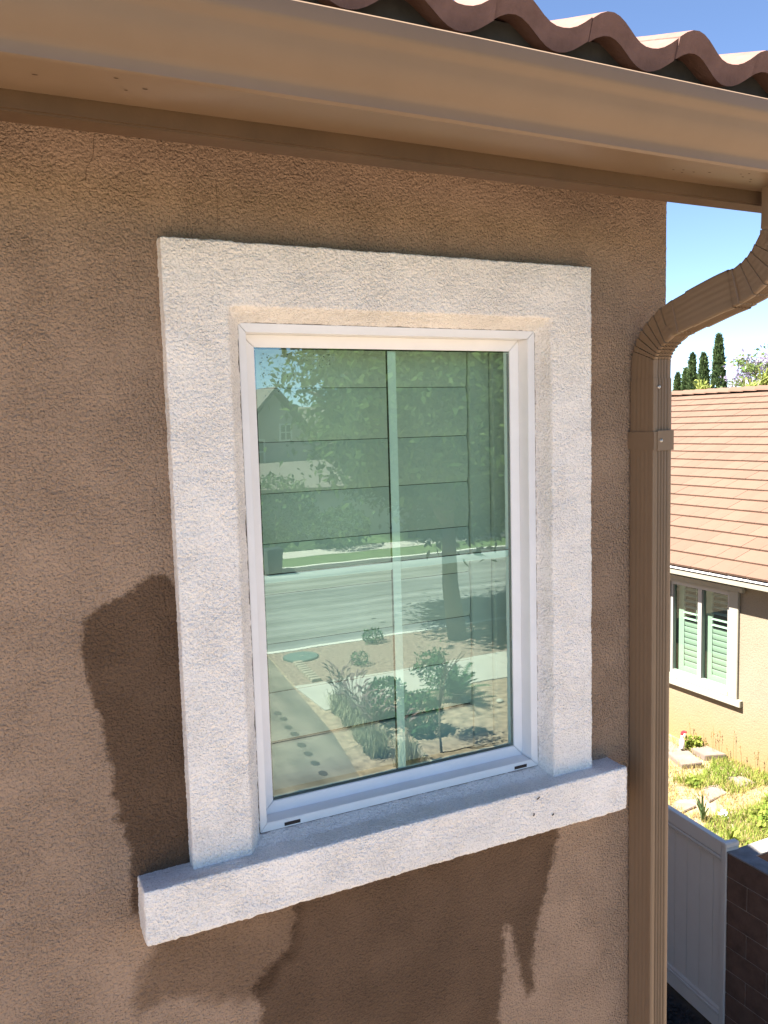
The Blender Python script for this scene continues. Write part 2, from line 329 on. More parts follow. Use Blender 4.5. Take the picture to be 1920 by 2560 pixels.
fs = []
for i in range(nx-1):
    for k in range(nz-1):
        if .11 < gx[i] and gx[i+1] < .89 and gz[k] > -1.24 and gz[k+1] < -.11: continue
        fs.append((i*nz+k, (i+1)*nz+k, (i+1)*nz+k+1, i*nz+k+1))
me = bpy.data.meshes.new('wall'); me.from_pydata(vs, [], fs)
at = me.attributes.new('wet', 'FLOAT', 'POINT'); at.data.foreach_set('value', wet.astype(np.float32))
at = me.attributes.new('damp', 'FLOAT', 'POINT'); at.data.foreach_set('value', (.5 + sdist(P2, WM)/.03 + np.array([.5*noise.noise(Vector((a*40, b*40, 2))) for a, b in P2])).clip(0, 1).astype(np.float32)*.9)
# the rest of the front wall, the side, back and far walls
wall = link('wall', me, M['wall'], house); tag(wall, 'brown rough stucco front wall with dark wet patches')
zt, zb0, x0L = L(0, 0, gz[-1]).z, L(0, 0, gz[0]).z, S*gx[0]
yW = S*yw; XC = S*xc
MB().add([(-9, yW, 0), (x0L, yW, 0), (x0L, yW, zt), (-9, yW, zt)], [(0, 1, 2, 3)]).add([(x0L, yW, 0), (XC, yW, 0), (XC, yW, zb0), (x0L, yW, zb0)], [(0, 1, 2, 3)]).build('wall', M['wallplain'], house, fix=False)
PITCH = .35
def rz(y): return ZB + S*.255 + PITCH*(y + S*.385)      # top of the roof deck
YR = 5.2
poly_side = [(yW, 0), (2*YR - yW, 0), (2*YR - yW, rz(yW) - .06), (YR, rz(YR) - .06), (yW, rz(yW) - .06)]
MB().add([(XC, a, b) for a, b in poly_side], [tuple(range(5))]).build('wall', M['wallplain'], house, fix=False)
MB().add([(-9, a, b) for a, b in poly_side], [tuple(range(5))]).build('wall', M['wallplain'], house, fix=False)
MB().add([(-9, 2*YR - yW, 0), (XC, 2*YR - yW, 0), (XC, 2*YR - yW, rz(yW) - .06), (-9, 2*YR - yW, rz(yW) - .06)], [(0, 1, 2, 3)]).build('wall', M['wallplain'], house, fix=False)

# roof deck (part) and its S tiles (sub-parts)
XE = S*1.455                    # end of the eave beyond the corner
rd = MB()
ye = -S*.385
rd.prism([(ye, rz(ye) - .10), (ye, rz(ye)), (YR, rz(YR)), (2*YR - ye, rz(ye)), (2*YR - ye, rz(ye) - .10), (YR, rz(YR) - .10)], 'x', -9.3, XE)
roof = rd.build('roof', M['dark'], house)
tp = S*.192; tl = .42; th = S*.036; amp = S*.040; ns_ = 14; nl = 3
tv, tf = [], []
for l in range(nl+1):
    yy = -.002 + tl*l/nl
    for k in range(ns_+1):
        u = k/ns_; c = .5 - .5*math.cos(2*math.pi*(u + .30)); c = c**1.1
        zc = amp*c; jj = .0025*noise.noise(Vector((u*5, yy*9, 3)))
        tv.append((u*tp, yy, zc + th + jj))
    for k in range(ns_+1):
        u = k/ns_; c = .5 - .5*math.cos(2*math.pi*(u + .30)); c = c**1.1
        tv.append((u*tp, yy, amp*c + .0))
W_ = 2*(ns_+1)
for l in range(nl):
    for k in range(ns_):
        a = l*W_ + k; tf.append((a, a+1, a+1+W_, a+W_)); b_ = a + ns_ + 1; tf.append((b_, b_+W_, b_+1+W_, b_+1))
    for k in (0, ns_):
        a = l*W_ + k; b_ = a + ns_ + 1; tf.append((a, a+W_, b_+W_, b_))
for l in (0, nl):
    for k in range(ns_):
        a = l*W_ + k; b_ = a + ns_ + 1; tf.append((a, b_, b_+1, a+1))
tme = MB().add(tv, tf).mesh('roof_tile'); shade_auto(tme, 50); tme.materials.append(M['tile'])
pa = math.atan(PITCH); ex = .36
c0 = S*(.684 - .096 + .30*.192)            # left side of a tile whose crest is at .684
kmin = int((-2.2 - c0)//tp); tile_n = 0
rest = MB()
for row in range(16):
    yy = -S*.405 + row*ex*math.cos(pa); zz = rz(yy) + .006 + (.016 if row else .0)
    for k in range(kmin - 24, 60):
        xx = c0 + k*tp
        if xx + tp > XE or xx < -9.2: continue
        mw = Matrix.Translation((xx + rnd.uniform(-.002, .002), yy + rnd.uniform(-.006, .004), zz + rnd.uniform(-.002, .003))) @ Matrix.Rotation(pa - R(1.2), 4, 'X')
        if row < 11 and k >= kmin and tile_n < 290:
            o = link('roof_tile', tme, None, roof); o.matrix_basis = mw; tile_n += 1
        else:
            rest.add([mw @ Vector(v) for v in tv], tf)
o = rest.build('roof_tile', M['tile'], roof, fix=False); o['kind'] = 'stuff'
shade_auto(o.data, 50)

# eave: fascia board, rake board, dark tile backing, gutter, downspout
bw = bevel(MB().box(-9.3, S*1.44, S*-.33, S*-.28, ZB + S*.075, ZB + S*.245).mesh('fascia_board'), .004, 2)
tag(link('fascia_board', bw, M['fascia'], house), 'brown painted timber board under the gutter')
MB().prism([(S*-.28, ZB + S*.115), (YR, ZB + S*.115 + PITCH*(YR + S*.28)), (YR, rz(YR) - .005), (S*-.28, rz(S*-.28) - .005)], 'x', S*1.405, S*1.44).build('rake_board', M['fascia'], house)
MB().box(-9.3, S*1.44, S*-.372, S*-.334, ZB + S*.115, ZB + S*.302).build('tile_backing', M['dark'], house)
gp = [(-.3325, .212), (-.3325, .103), (-.436, .103), (-.4395, .106), (-.4405, .119), (-.4425, .1245), (-.449, .131), (-.4575, .1395), (-.4655, .150), (-.4710, .161), (-.4745, .171), (-.4785, .1785), (-.4845, .1835), (-.4865, .1905), (-.4868, .2085), (-.4845, .2108), (-.470, .2095), (-.4695, .2035)]
def strip(prof, x0, x1, th, m, name, parent, nseg=1):
    n = len(prof); mb = MB(); N = []
    for i in range(n):
        a = Vector(prof[max(i-1, 0)]); b = Vector(prof[min(i+1, n-1)]); d = (b - a).normalized(); N.append(Vector((d.y, -d.x)))
    xs = [x0 + (x1-x0)*i/nseg for i in range(nseg+1)]; vs = []; fs = []
    for x in xs:
        dz = .0022*noise.noise(Vector((x*1.3, 0, 0))); dy = .0022*noise.noise(Vector((x*1.7, 9, 0)))
        for k in range(n):
            vs.append((x, S*prof[k][0] + (dy if k > 2 else 0), ZB + S*prof[k][1] + dz))
        for k in range(n):
            vs.append((x, S*prof[k][0] + (dy if k > 2 else 0) + N[k].x*th, ZB + S*prof[k][1] + dz + N[k].y*th))
    Wd = 2*n
    for i in range(nseg):
        for k in range(n-1):
            a = i*Wd + k; fs.append((a, a+1, a+1+Wd, a+Wd)); b = a + n; fs.append((b, b+Wd, b+1+Wd, b+1))
        for k in (0, n-1):
            a = i*Wd + k; fs.append((a, a+Wd, a+Wd+n, a+n))
    for i in (0, nseg):
        for k in range(n-1):
            a = i*Wd + k; fs.append((a, a+n, a+n+1, a+1))
    me = mb.add(vs, fs).mesh(name); shade_auto(me, 38); return link(name, me, m, parent)
gut = strip(gp, -9.3, XE, -.0012, M['brownmetal'], 'gutter', house, 60)
tag(gut, 'tan metal ogee gutter running under the roof tiles')
MB().prism([(S*a, ZB + S*b) for a, b in gp[:16]], 'x', XE + .0005, XE + .002).build('end_cap', M['brownmetal'], gut)

def ring_profile(w_, d_, ribs=True):
    """outline of the pipe: x across (width), y depth; ribbed broad faces"""
    pts = []; r = .0055; hw, hd = w_/2, d_/2
    def side(a, b, n, nrm, rib):
        for i in range(n):
            t = i/n; p = Vector(a).lerp(Vector(b), t)
            if rib and .12 < t < .88:
                p = p + Vector(nrm)*(rib*(math.cos((t-.12)/.76*2*math.pi*4) - 1))
            pts.append(p)
    def arc(cx, cy, a0):
        for i in range(4):
            a = a0 + (math.pi/2)*i/4; pts.append(Vector((cx + r*math.cos(a), cy + r*math.sin(a))))
    side((-hw + r, -hd), (hw - r, -hd), 60, (0, -1), .0032 if ribs else 0); arc(hw - r, -hd + r, -math.pi/2)
    side((hw, -hd + r), (hw, hd - r), 8, (1, 0), False); arc(hw - r, hd - r, 0)
    side((hw - r, hd), (-hw + r, hd), 8, (0, 1), False); arc(-hw + r, hd - r, math.pi/2)
    side((-hw, hd - r), (-hw, -hd + r), 40, (-1, 0), .0003 if ribs else 0); arc(-hw + r, -hd + r, math.pi)
    return pts
DW, DD = S*.0585, S*.084
def sweep(name, path, scales, m, parent, ribs=True, cap=False):
    """path: (y,z) world points in the plane x = DX; each gets its own cross-section"""
    prof = ring_profile(DW, DD, ribs); n = len(prof); vs = []; fs = []
    for i, p in enumerate(path):
        a = Vector(path[max(i-1, 0)]); b = Vector(path[min(i+1, len(path)-1)]); d = b - a
        if d.length < 1e-9: d = Vector((0, -1))
        d.normalize(); nrm = Vector((d.y, -d.x))      # points towards +y side for a downward path
        if nrm.x < 0: pass
        s = scales[i]
        for q in prof:
            off = q.y*s
            vs.append((DX + q.x*s, p[0] - nrm.x*off*1.0, p[1] - nrm.y*off*1.0))
    for i in range(len(path)-1):
        for k in range(n):
            u = (k+1) % n; fs.append((i*n+k, i*n+u, (i+1)*n+u, (i+1)*n+k))
    me = MB().add(vs, fs).mesh(name); shade_auto(me, 42); return link(name, me, m, parent)
DX = S*1.1705; yc = S*(.028) - DD/2
back = [(-.347, .110), (-.347, .027), (-.337, -.002), (-.317, -.026), (-.285, -.0435), (-.225, -.0565), (-.15, -.0755), (-.085, -.094), (-.045, -.112), (-.015, -.134), (.007, -.160), (.021, -.188), (.027, -.215), (.028, -.268)]
def smooth_path(pts, n=8):
    out = []
    for i in range(len(pts)-1):
        p0, p1, p2, p3 = [Vector(pts[min(max(j, 0), len(pts)-1)]) for j in (i-1, i, i+1, i+2)]
        for k in range(n):
            t = k/n; out.append(.5*((2*p1) + (p2-p0)*t + (2*p0-5*p1+4*p2-p3)*t*t + (3*p1-p0-3*p2+p3)*t**3))
    out.append(Vector(pts[-1])); return out
bk = smooth_path(back, 6)
cl = []
for i, p in enumerate(bk):
    d = (bk[min(i+1, len(bk)-1)] - bk[max(i-1, 0)]).normalized(); n_ = Vector((d.y, -d.x))     # outward (front/down) side
    if n_.x > 0: n_ = -n_
    th_ = .078 if 10 < i < 45 else .084
    q = p + n_*th_/2; cl.append((S*q.x, ZB + S*q.y))
lower = [(yc, ZB + S*-.262), (yc, ZB + S*-.8), (yc, ZB + S*-1.6), (yc, .12)]
pipe = sweep('downspout', lower, [1.0]*4, M['brownmetal'], house)
tag(pipe, 'tan ribbed metal downspout at the house corner')
# elbow with pressed creases
sc_e = []
for i in range(len(cl)):
    s = .955
    if 7 <= i <= 28: s = .965 - .045*(((i - 7) % 3)/3)
    elif 40 <= i <= 66: s = .97 - .075*(((i - 40) % 4)/4)
    sc_e.append(s)
# a pressed groove at each crease
pe, se = [], []
for i in range(len(cl)):
    if i and sc_e[i] - sc_e[i-1] > .008:
        lp = lambda t: (cl[i-1][0] + t*(cl[i][0]-cl[i-1][0]), cl[i-1][1] + t*(cl[i][1]-cl[i-1][1]))
        dp = .06 if i >= 40 else .055
        pe += [lp(.45), lp(.6), lp(.72), lp(.86)]; se += [sc_e[i-1] - .004, sc_e[i-1] - dp, sc_e[i-1] - dp, sc_e[i]]
    pe.append(cl[i]); se.append(sc_e[i])
elb = sweep('elbow', pe, se, M['brownmetal'], pipe)
k0, k1 = 31, 40
sweep('elbow_sleeve', cl[k0-5:k0+6], [1.005]*11, M['brownmetal'], pipe)
def strap(zc, hgt):
    mb = MB(); x0, x1 = DX - DW/2 - .0016, DX + DW/2 + .0016; y0 = yc - DD/2 - .0016; z0, z1 = zc - hgt/2, zc + hgt/2
    mb.box(x0, x1, y0 - .0016, y0, z0, z1).box(x0 - .0016, x0, y0 - .0016, yW - .001, z0, z1).box(x1, x1 + .0016, y0 - .0016, yW - .001, z0, z1)
    o = mb.build('strap', M['brownmetal'], pipe)
    MB().box(DX - DW*.36, x1 + .0005, y0 - .0034, y0 - .0018, z0 - .003, z1 + .003).build('strap', M['brownmetal'], pipe)
    return y0 - .0034
def screw(x, y, z, parent):
    o = MB().lathe([(.0001, .004), (.0035, .0035), (.005, .002), (.0058, 0)], (0, 0, 0), 10).build('screw', M['zinc'], parent)
    o.matrix_basis = Matrix.Translation((x, y, z)) @ Matrix.Rotation(R(90), 4, 'X')
ysf = strap(ZB + S*-.4115, S*.043); screw(DX - .012, ysf, ZB + S*-.4115, pipe)
strap(1.6, .05)
screw(DX - .018, yc - DD/2 - .001, ZB + S*-.283, pipe)

# stucco surround and sill, remeshed to round the edges and roughened
def rough(mb, name, m, parent, vox=.0042, amp=.0016, label=None):
    me0 = mb.mesh(name + '_base'); ob = bpy.data.objects.new(name + '_base', me0); COL.objects.link(ob)
    r = ob.modifiers.new('r', 'REMESH'); r.mode = 'VOXEL'; r.voxel_size = vox; r.adaptivity = 0
    sm = ob.modifiers.new('s', 'SMOOTH'); sm.iterations = 4; sm.factor = .6
    dg = bpy.context.evaluated_depsgraph_get(); me = bpy.data.meshes.new_from_object(ob.evaluated_get(dg)); me.name = name
    bpy.data.objects.remove(ob); bpy.data.meshes.remove(me0)
    n = len(me.vertices); co = np.empty(n*3, np.float32); no = np.empty(n*3, np.float32)
    me.vertices.foreach_get('co', co); me.vertex_normals.foreach_get('vector', no); co = co.reshape(-1, 3); no = no.reshape(-1, 3)
    d = np.array([noise.noise(Vector(c)*105) + .7*noise.noise(Vector(c)*210) + 1.2*noise.noise(Vector(c)*22) for c in co])
    co = co + no*(d*amp)[:, None]; me.vertices.foreach_set('co', co.astype(np.float32).reshape(-1))
    me.polygons.foreach_set('use_smooth', [True]*len(me.polygons)); me.materials.clear(); me.update()
    o = link(name, me, m, parent)
    if label: tag(o, label)
    return o
sx = lambda v: S*v
sz = lambda v: ZB + S*v
tb = .072
sur = MB()
sur.prism([(sx(0), 0), (sx(xi0), 0), (sx(xv0), sx(.052)), (sx(xv0), sx(tb)), (sx(0), sx(tb))], 'z', sz(-1.232), sz(-.004))
sur.prism([(sx(1), 0), (sx(xi1), 0), (sx(xv1), sx(.052)), (sx(xv1), sx(tb)), (sx(1), sx(tb))], 'z', sz(-1.232), sz(-.004))
sur.prism([(0, sz(0)), (0, sz(ziT)), (sx(.052), sz(zvT)), (sx(tb), sz(zvT)), (sx(tb), sz(0))], 'x', sx(0), sx(1))
rough(sur, 'window_surround', M['trim'], house, label='off white stucco surround of the window')
sil = MB().box(sx(xs0), sx(xs1), sx(ys), sx(tb), sz(zsB), sz(zsT))
sil.prism([(sx(-.012), sz(-1.235)), (sx(.045), sz(zvB - .001)), (sx(tb), sz(zvB - .001)), (sx(tb), sz(-1.235))], 'x', sx(xv0 - .02), sx(xv1 + .02))
so_ = rough(sil, 'window_sill', M['sill'], house, label='thick off white stucco sill with wet top')

sm_ = so_.data; nv_ = np.empty(len(sm_.vertices)*3, np.float32); sm_.vertex_normals.foreach_get('vector', nv_); cv_ = np.empty(len(sm_.vertices)*3, np.float32); sm_.vertices.foreach_get('co', cv_)
wa = sm_.attributes.new('damp', 'FLOAT', 'POINT'); wa.data.foreach_set('value', ((nv_[2::3] - .45)*2.2).clip(0, .16).astype(np.float32))   # rinse water still standing on the top
# vinyl window: outer frame (part) with sash, pane, grid bars and weep slots (sub-parts)
def rail_set(o, i, y0, y1o, y1i, gap=.0006):
    """four mitred rails between outer rect o and inner rect i = (x0,x1,z0,z1), front at y0 (outer) / y1i (inner edge), back y1o"""
    ox0, ox1, oz0, oz1 = o; ax0, ax1, az0, az1 = i; out = []
    for nm in 'BTLR':
        if nm == 'B': A = [(ox0+gap, oz0), (ox1-gap, oz0), (ax1-gap, az0), (ax0+gap, az0)]
        if nm == 'T': A = [(ox0+gap, oz1), (ox1-gap, oz1), (ax1-gap, az1), (ax0+gap, az1)]
        if nm == 'L': A = [(ox0, oz0+gap), (ox0, oz1-gap), (ax0, az1-gap), (ax0, az0+gap)]
        if nm == 'R': A = [(ox1, oz0+gap), (ox1, oz1-gap), (ax1, az1-gap), (ax1, az0+gap)]
        ys_ = [y0, y0, y1i, y1i]
        vs = [(sx(p), sx(y), sz(q)) for (p, q), y in zip(A, ys_)] + [(sx(p), sx(y1o), sz(q)) for p, q in A]
        me = MB().add(vs, [(0, 1, 2, 3), (7, 6, 5, 4), (0, 4, 5, 1), (1, 5, 6, 2), (2, 6, 7, 3), (3, 7, 4, 0)]).mesh('rail')
        bevel(me, .0012, 2); shade_auto(me, 30); out.append(me)
    return out
fr = rail_set((xv0, xv1, zvB, zvT), (xl0, xl1, zlB, zlT), yv, .125, yv)
frm = MB()
for me in fr:
    frm.add([v.co for v in me.vertices], [tuple(p.vertices) for p in me.polygons])
win = frm.build('window', M['vinyl'], house); shade_auto(win.data, 30); tag(win, 'white vinyl window with green reflective pane and cross shaped grid')
for me in rail_set((xl0 - .0004, xl1 + .0004, zlB - .0004, zlT + .0004), (xg0, xg1, zgB, zgT), .0875, .124, .097):
    link('sash_rail', me, M['vinyl'], win)
g = .0055
for a in (((xg0, xg1, zgB, zgB + g)), ((xg0, xg1, zgT - g*.6, zgT)), ((xg0, xg0 + g*.6, zgB + g, zgT - g)), ((xg1 - g, xg1, zgB + g, zgT - g))):
    MB().box(sx(a[0]), sx(a[1]), sx(.1012), sx(.1025), sz(a[2]), sz(a[3])).build('gasket', M['gasket'], win)
MB().add([L(xg0 - .01, yg, zgB - .01), L(xg1 + .01, yg, zgB - .01), L(xg1 + .01, yg, zgT + .01), L(xg0 - .01, yg, zgT + .01)], [(0, 1, 2, 3)]).build('glass_pane', M['glass'], win, fix=False)
ym0, ym1 = .106, .112
def muntin(x0, x1, z0, z1):
    me = bevel(MB().box(sx(x0), sx(x1), sx(ym0), sx(ym1), sz(z0), sz(z1)).mesh('muntin'), .0012, 2); link('muntin', me, M['muntin'], win)
muntin(.5105, .5315, zgB - .008, zgT + .008)
muntin(xg0 - .008, .5100, -.6855, -.6685); muntin(.5320, xg1 + .008, -.6855, -.6685)
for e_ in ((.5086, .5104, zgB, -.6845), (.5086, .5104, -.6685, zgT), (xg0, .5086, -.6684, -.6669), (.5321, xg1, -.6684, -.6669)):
    MB().box(sx(e_[0]), sx(e_[1]), sx(.1065), sx(.1115), sz(e_[2]), sz(e_[3])).build('muntin_shadow_strip', M['gasket'], win)  # added dark strips stand for the bars' shadow and reflection in the inner pane
for wx in (.208, .800):
    MB().box(sx(wx), sx(wx + .036), sx(yv - .0006), sx(yv + .01), sz(zvB + .0035), sz(zvB + .011)).build('weep_slot', M['gasket'], win)
# lining of the opening behind the frame and the dark room
ln = MB(); a0, a1, b0, b1 = sx(xv0), sx(xv1), sz(zvB), sz(zvT)
for bx in ((a0 - .03, a0, b0 - .03, b1 + .03), (a1, a1 + .10, b0 - .03, b1 + .03), (a0, a1, b0 - .03, b0), (a0, a1, b1, b1 + .03)):
    ln.box(bx[0], bx[1], sx(.126), sx(.30), bx[2], bx[3])
ln.build('window_lining', M['shutter'], house)
MB().box(a0 - .3, a1 + .3, sx(.305), sx(.31), b0 - .3, b1 + .3).build('room_backing', M['dark'], house)

# ------------------------------------------------------------------ plantation shutter inside the window
shu = empty('plantation_shutter', L(.5, .2, zvB), 'closed white plantation shutter behind the green window pane', 'shutter')
ysh = .2
def lou(zc, x0, x1, hh):
    mb = MB(); n = 10; prof = []
    a = R(90); hw = hh*S; ht = .0055*S
    for i in range(n):
        t = 2*math.pi*i/n; u = hw*math.cos(t); v = ht*math.sin(t)
        prof.append((S*(ysh + .004) + u*math.cos(a) - v*math.sin(a), sz(zc) + u*math.sin(a) + v*math.cos(a)))
    me = mb.prism(prof, 'x', sx(x0), sx(x1)).mesh('louver'); shade_auto(me, 60); return me
lz = [-.155, -.268, -.3875, -.502, -.615, -.731, -.8445, -.958, -1.073, -1.168]
for i in range(len(lz)-1):
    zc = (lz[i] + lz[i+1])/2; me = lou(zc, .20, .7735, (lz[i] - lz[i+1])/2 - .0007)
    if i == len(lz)-2:
        me = MB().box(sx(.20), sx(.7735), sx(.193), sx(.212), sz(-1.185), sz(-1.0775)).mesh('bottom_rail'); link('bottom_rail', bevel(me, .002), M['shutter'], shu); continue
    link('louver', me, M['shutter'], shu)
for x0, x1, nm in ((.7760, .8345, 'stile'), (.15, .197, 'stile')):
    link(nm, bevel(MB().box(sx(x0), sx(x1), sx(.192), sx(.214), sz(-1.19), sz(-.13)).mesh(nm), .002), M['shutter'], shu)
link('shutter_frame', bevel(MB().box(sx(.8365), sx(.90), sx(.178), sx(.222), sz(-1.20), sz(-.12)).mesh('shutter_frame'), .002), M['shutter'], shu)

# ------------------------------------------------------------------ the neighbouring house
NX = 9.564                      # its wall facing us
nh = empty('neighbour_house', (NX + 4, 9, 0), 'cream stucco bungalow with salmon tiled roof and shuttered window in sun', 'house')
wy0, wy1, wz0, wz1 = 6.87, 8.05, 1.085, 2.585
nw_ = MB()
def wq(y0, y1, z0, z1): nw_.add([(NX, y0, z0), (NX, y1, z0), (NX, y1, z1), (NX, y0, z1)], [(0, 1, 2, 3)])
wq(1.6, wy0, 0, 2.9); wq(wy1, 22, 0, 2.9); wq(wy0, wy1, 0, wz0); wq(wy0, wy1, wz1, 2.9)
nw_.build('wall', M['nwall'], nh, fix=False)
nP = .4167; NE = 9.235; NZ = 2.937; NR = NE + 6.79; NRZ = NZ + nP*6.79
MB().add([(NX, 1.6, 0), (2*NR - NX, 1.6, 0), (2*NR - NX, 1.6, 2.9), (NR, 1.6, NRZ - .1), (NX, 1.6, 2.9)], [(0, 1, 2, 3, 4)]).build('wall', M['nwall'], nh, fix=False)
MB().add([(NX, 22, 0), (2*NR - NX, 22, 0), (2*NR - NX, 22, 2.9), (NR, 22, NRZ - .1), (NX, 22, 2.9)], [(0, 1, 2, 3, 4)]).build('wall', M['nwall'], nh, fix=False)
MB().add([(2*NR - NX, 1.6, 0), (2*NR - NX, 22, 0), (2*NR - NX, 22, 2.9), (2*NR - NX, 1.6, 2.9)], [(0, 1, 2, 3)]).build('wall', M['nwall'], nh, fix=False)
nroof = MB().prism([(NE + .03, NZ - .05), (NR, NRZ - .05), (2*NR - NE - .03, NZ - .05), (2*NR - NE - .03, NZ - .09), (NR, NRZ - .09), (NE + .03, NZ - .09)], 'y', 1.3, 22.3).build('roof', M['dark'], nh)
MB().box(NX - .295, NX - .245, 1.3, 22.3, 2.775, 2.868).build('fascia', M['nfascia'], nh)
MB().box(NX - .312, NX - .225, 1.3, 22.3, 2.8695, 2.898).build('drip_edge', mat('white drip metal', (.75, .76, .77), .4, spec=.5), nh)
MB().box(NX - .244, NX - .001, 1.3, 22.3, 2.845, 2.86).build('soffit', M['nfascia'], nh)
# flat tiles
na = math.atan(nP); tw, te, tth = .335, .3655, .032
def flat_tile(w_=tw, l_=.42):
    n = 8; vs = []; fs = []
    # scalloped rough butt edge
    for i in range(n+1):
        u = .002 + (w_-.004)*i/n; j = .005*noise.noise(Vector((i*1.7, 4, 0)))
        vs += [(j, u, tth), (j, u, 0), (l_, u, tth*.45), (l_, u, -.006)]
    for i in range(n):
        a = 4*i; b = a + 4; fs += [(a, b, b+2, a+2), (a+1, a+3, b+3, b+1), (a, a+1, b+1, b), (a+2, b+2, b+3, a+3)]
    fs += [(0, 2, 3, 1), (4*n, 4*n+1, 4*n+3, 4*n+2)]
    return vs, fs
def tilemat():
    m = M['ntile']; t = m.node_tree; b = t.nodes['Principled BSDF']; K = t.links.new
    tc = nd(t, 'ShaderNodeTexCoord'); mp = nd(t, 'ShaderNodeMapping'); mp.inputs['Scale'].default_value = (6, 70, 6); K(tc.outputs['Object'], mp.inputs[0])
    nz_ = nd(t, 'ShaderNodeTexNoise'); nz_.inputs['Scale'].default_value = 1; nz_.inputs['Detail'].default_value = 4; K(mp.outputs[0], nz_.inputs['Vector'])
    bp = nd(t, 'ShaderNodeBump'); bp.inputs['Strength'].default_value = .9; bp.inputs['Distance'].default_value = .008; K(nz_.outputs[0], bp.inputs['Height']); K(bp.outputs[0], b.inputs['Normal'])
    oi = nd(t, 'ShaderNodeObjectInfo'); mx = t.nodes[m['mix']]; mm = nd(t, 'ShaderNodeMix', data_type='RGBA', blend_type='MULTIPLY')
    rr = nd(t, 'ShaderNodeMapRange'); rr.inputs[3].default_value = .93; rr.inputs[4].default_value = 1.05; K(oi.outputs['Random'], rr.inputs[0])
    cc = nd(t, 'ShaderNodeCombineColor'); K(rr.outputs[0], cc.inputs[0]); K(rr.outputs[0], cc.inputs[1]); K(rr.outputs[0], cc.inputs[2])
    mm.inputs[0].default_value = 1; K(mx.outputs[2], mm.inputs[6]); K(cc.outputs[0], mm.inputs[7]); K(mm.outputs[2], b.inputs['Base Color'])
tilemat()
fv, ff = flat_tile(); fme = MB().add(fv, ff).mesh('roof_tile'); fme.materials.append(M['ntile'])
rest = MB(); nt_ = 0
for c in range(20):
    xx = NE + c*te*math.cos(na); zz = NZ + c*te*math.sin(na) - .022
    D = xx - CAM.x; lo = .80*D - 1.914 - .5; hi = 1.02*D - 1.914 + .4
    for k in range(-2, 66):
        yy = 1.3 + (k + .5*(c % 2))*tw
        if yy < 1.29 or yy + tw > 22.35: continue
        mw = Matrix.Translation((xx, yy, zz + rnd.uniform(0, .004))) @ Matrix.Rotation(-na + R(2.2), 4, 'Y') @ Matrix.Rotation(R(rnd.uniform(-.35, .35)), 4, 'Z')
        if lo < yy + tw*.5 < hi and nt_ < 299:
            o = link('roof_tile', fme, None, nroof); o.matrix_basis = mw; nt_ += 1
        else: rest.add([mw @ Vector(v) for v in fv], ff)
    # far slope, one sheet of tiles mirrored
o = rest.build('roof_tile', M['ntile'], nroof, fix=False); o['kind'] = 'stuff'
MB().add([(NR, 1.3, NRZ - .02), (2*NR - NE, 1.3, NZ - .02), (2*NR - NE, 22.3, NZ - .02), (NR, 22.3, NRZ - .02)], [(0, 1, 2, 3)]).build('roof_slope', M['ntile'], nroof, fix=False)
# ridge caps
cap = MB(); pr = []
for i in range(9):
    a = R(-150 + 300*0 + i*0); 
prof = [(-.15, -.055), (-.13, .0), (-.06, .042), (0, .052), (.06, .042), (.13, .0), (.15, -.055), (.12, -.06), (.05, .015), (0, .024), (-.05, .015), (-.12, -.06)]
cme = MB().prism(prof, 'y', 0, .43).mesh('ridge_tile'); shade_auto(cme, 40); cme.materials.append(M['ntile'])
for k in range(55):
    yy = 1.3 + k*.375
    if not 9.0 < yy < 17.5 and k % 1: continue
    o = link('ridge_tile', cme, None, nroof); o.matrix_basis = Matrix.Translation((NR, yy, NRZ + .03)) @ Matrix.Rotation(R(2.6), 4, 'X')
# its window
nwin = MB()
yA, yB, yC, yD = wy0, 7.41, 7.485, wy1
def fbox(mb, y0, y1, z0, z1, x0=NX - .012, x1=NX + .06): mb.box(x0, x1, y0, y1, z0, z1)
fbox(nwin, yA - .001, yA + .045, wz0, wz1); fbox(nwin, yD - .045, yD + .001, wz0, wz1); fbox(nwin, yA + .045, yD - .045, wz0, wz0 + .05); fbox(nwin, yA + .045, yD - .045, wz1 - .045, wz1); fbox(nwin, yB, yC, wz0 + .05, wz1 - .045, NX - .016, NX + .06)
nwo = nwin.build('window', mat('white sash paint', (.25, .245, .235), .5), nh)
for a, b in ((yA + .045, yB), (yC, yD - .045)):
    MB().add([(NX + .03, a, wz0 + .05), (NX + .03, b, wz0 + .05), (NX + .03, b, wz1 - .045), (NX + .03, a, wz1 - .045)], [(3, 2, 1, 0)]).build('glass_pane', M['nglass'], nwo, fix=False)
# trim boards
tr_ = lambda y0, y1, z0, z1, d, nm: link(nm, bevel(MB().box(NX - d, NX + .002, y0, y1, z0, z1).mesh(nm), .006), M['ntrim'], nh)
tr_(6.70, wy0 - .002, 1.004, 2.62, .042, 'window_trim'); tr_(wy1 + .002, 8.22, 1.004, 2.62, .042, 'window_trim')
tr_(6.612, 8.31, 2.622, 2.70, .06, 'window_head'); tr_(6.62, 8.31, .902, 1.003, .066, 'window_sill'); tr_(wy0, wy1, 1.004, wz0 - .001, .04, 'window_trim'); tr_(wy0, wy1, wz1 + .001, 2.621, .04, 'window_trim')
M['nshutter'] = mat('cream shutter paint', (.33, .325, .31), .5)
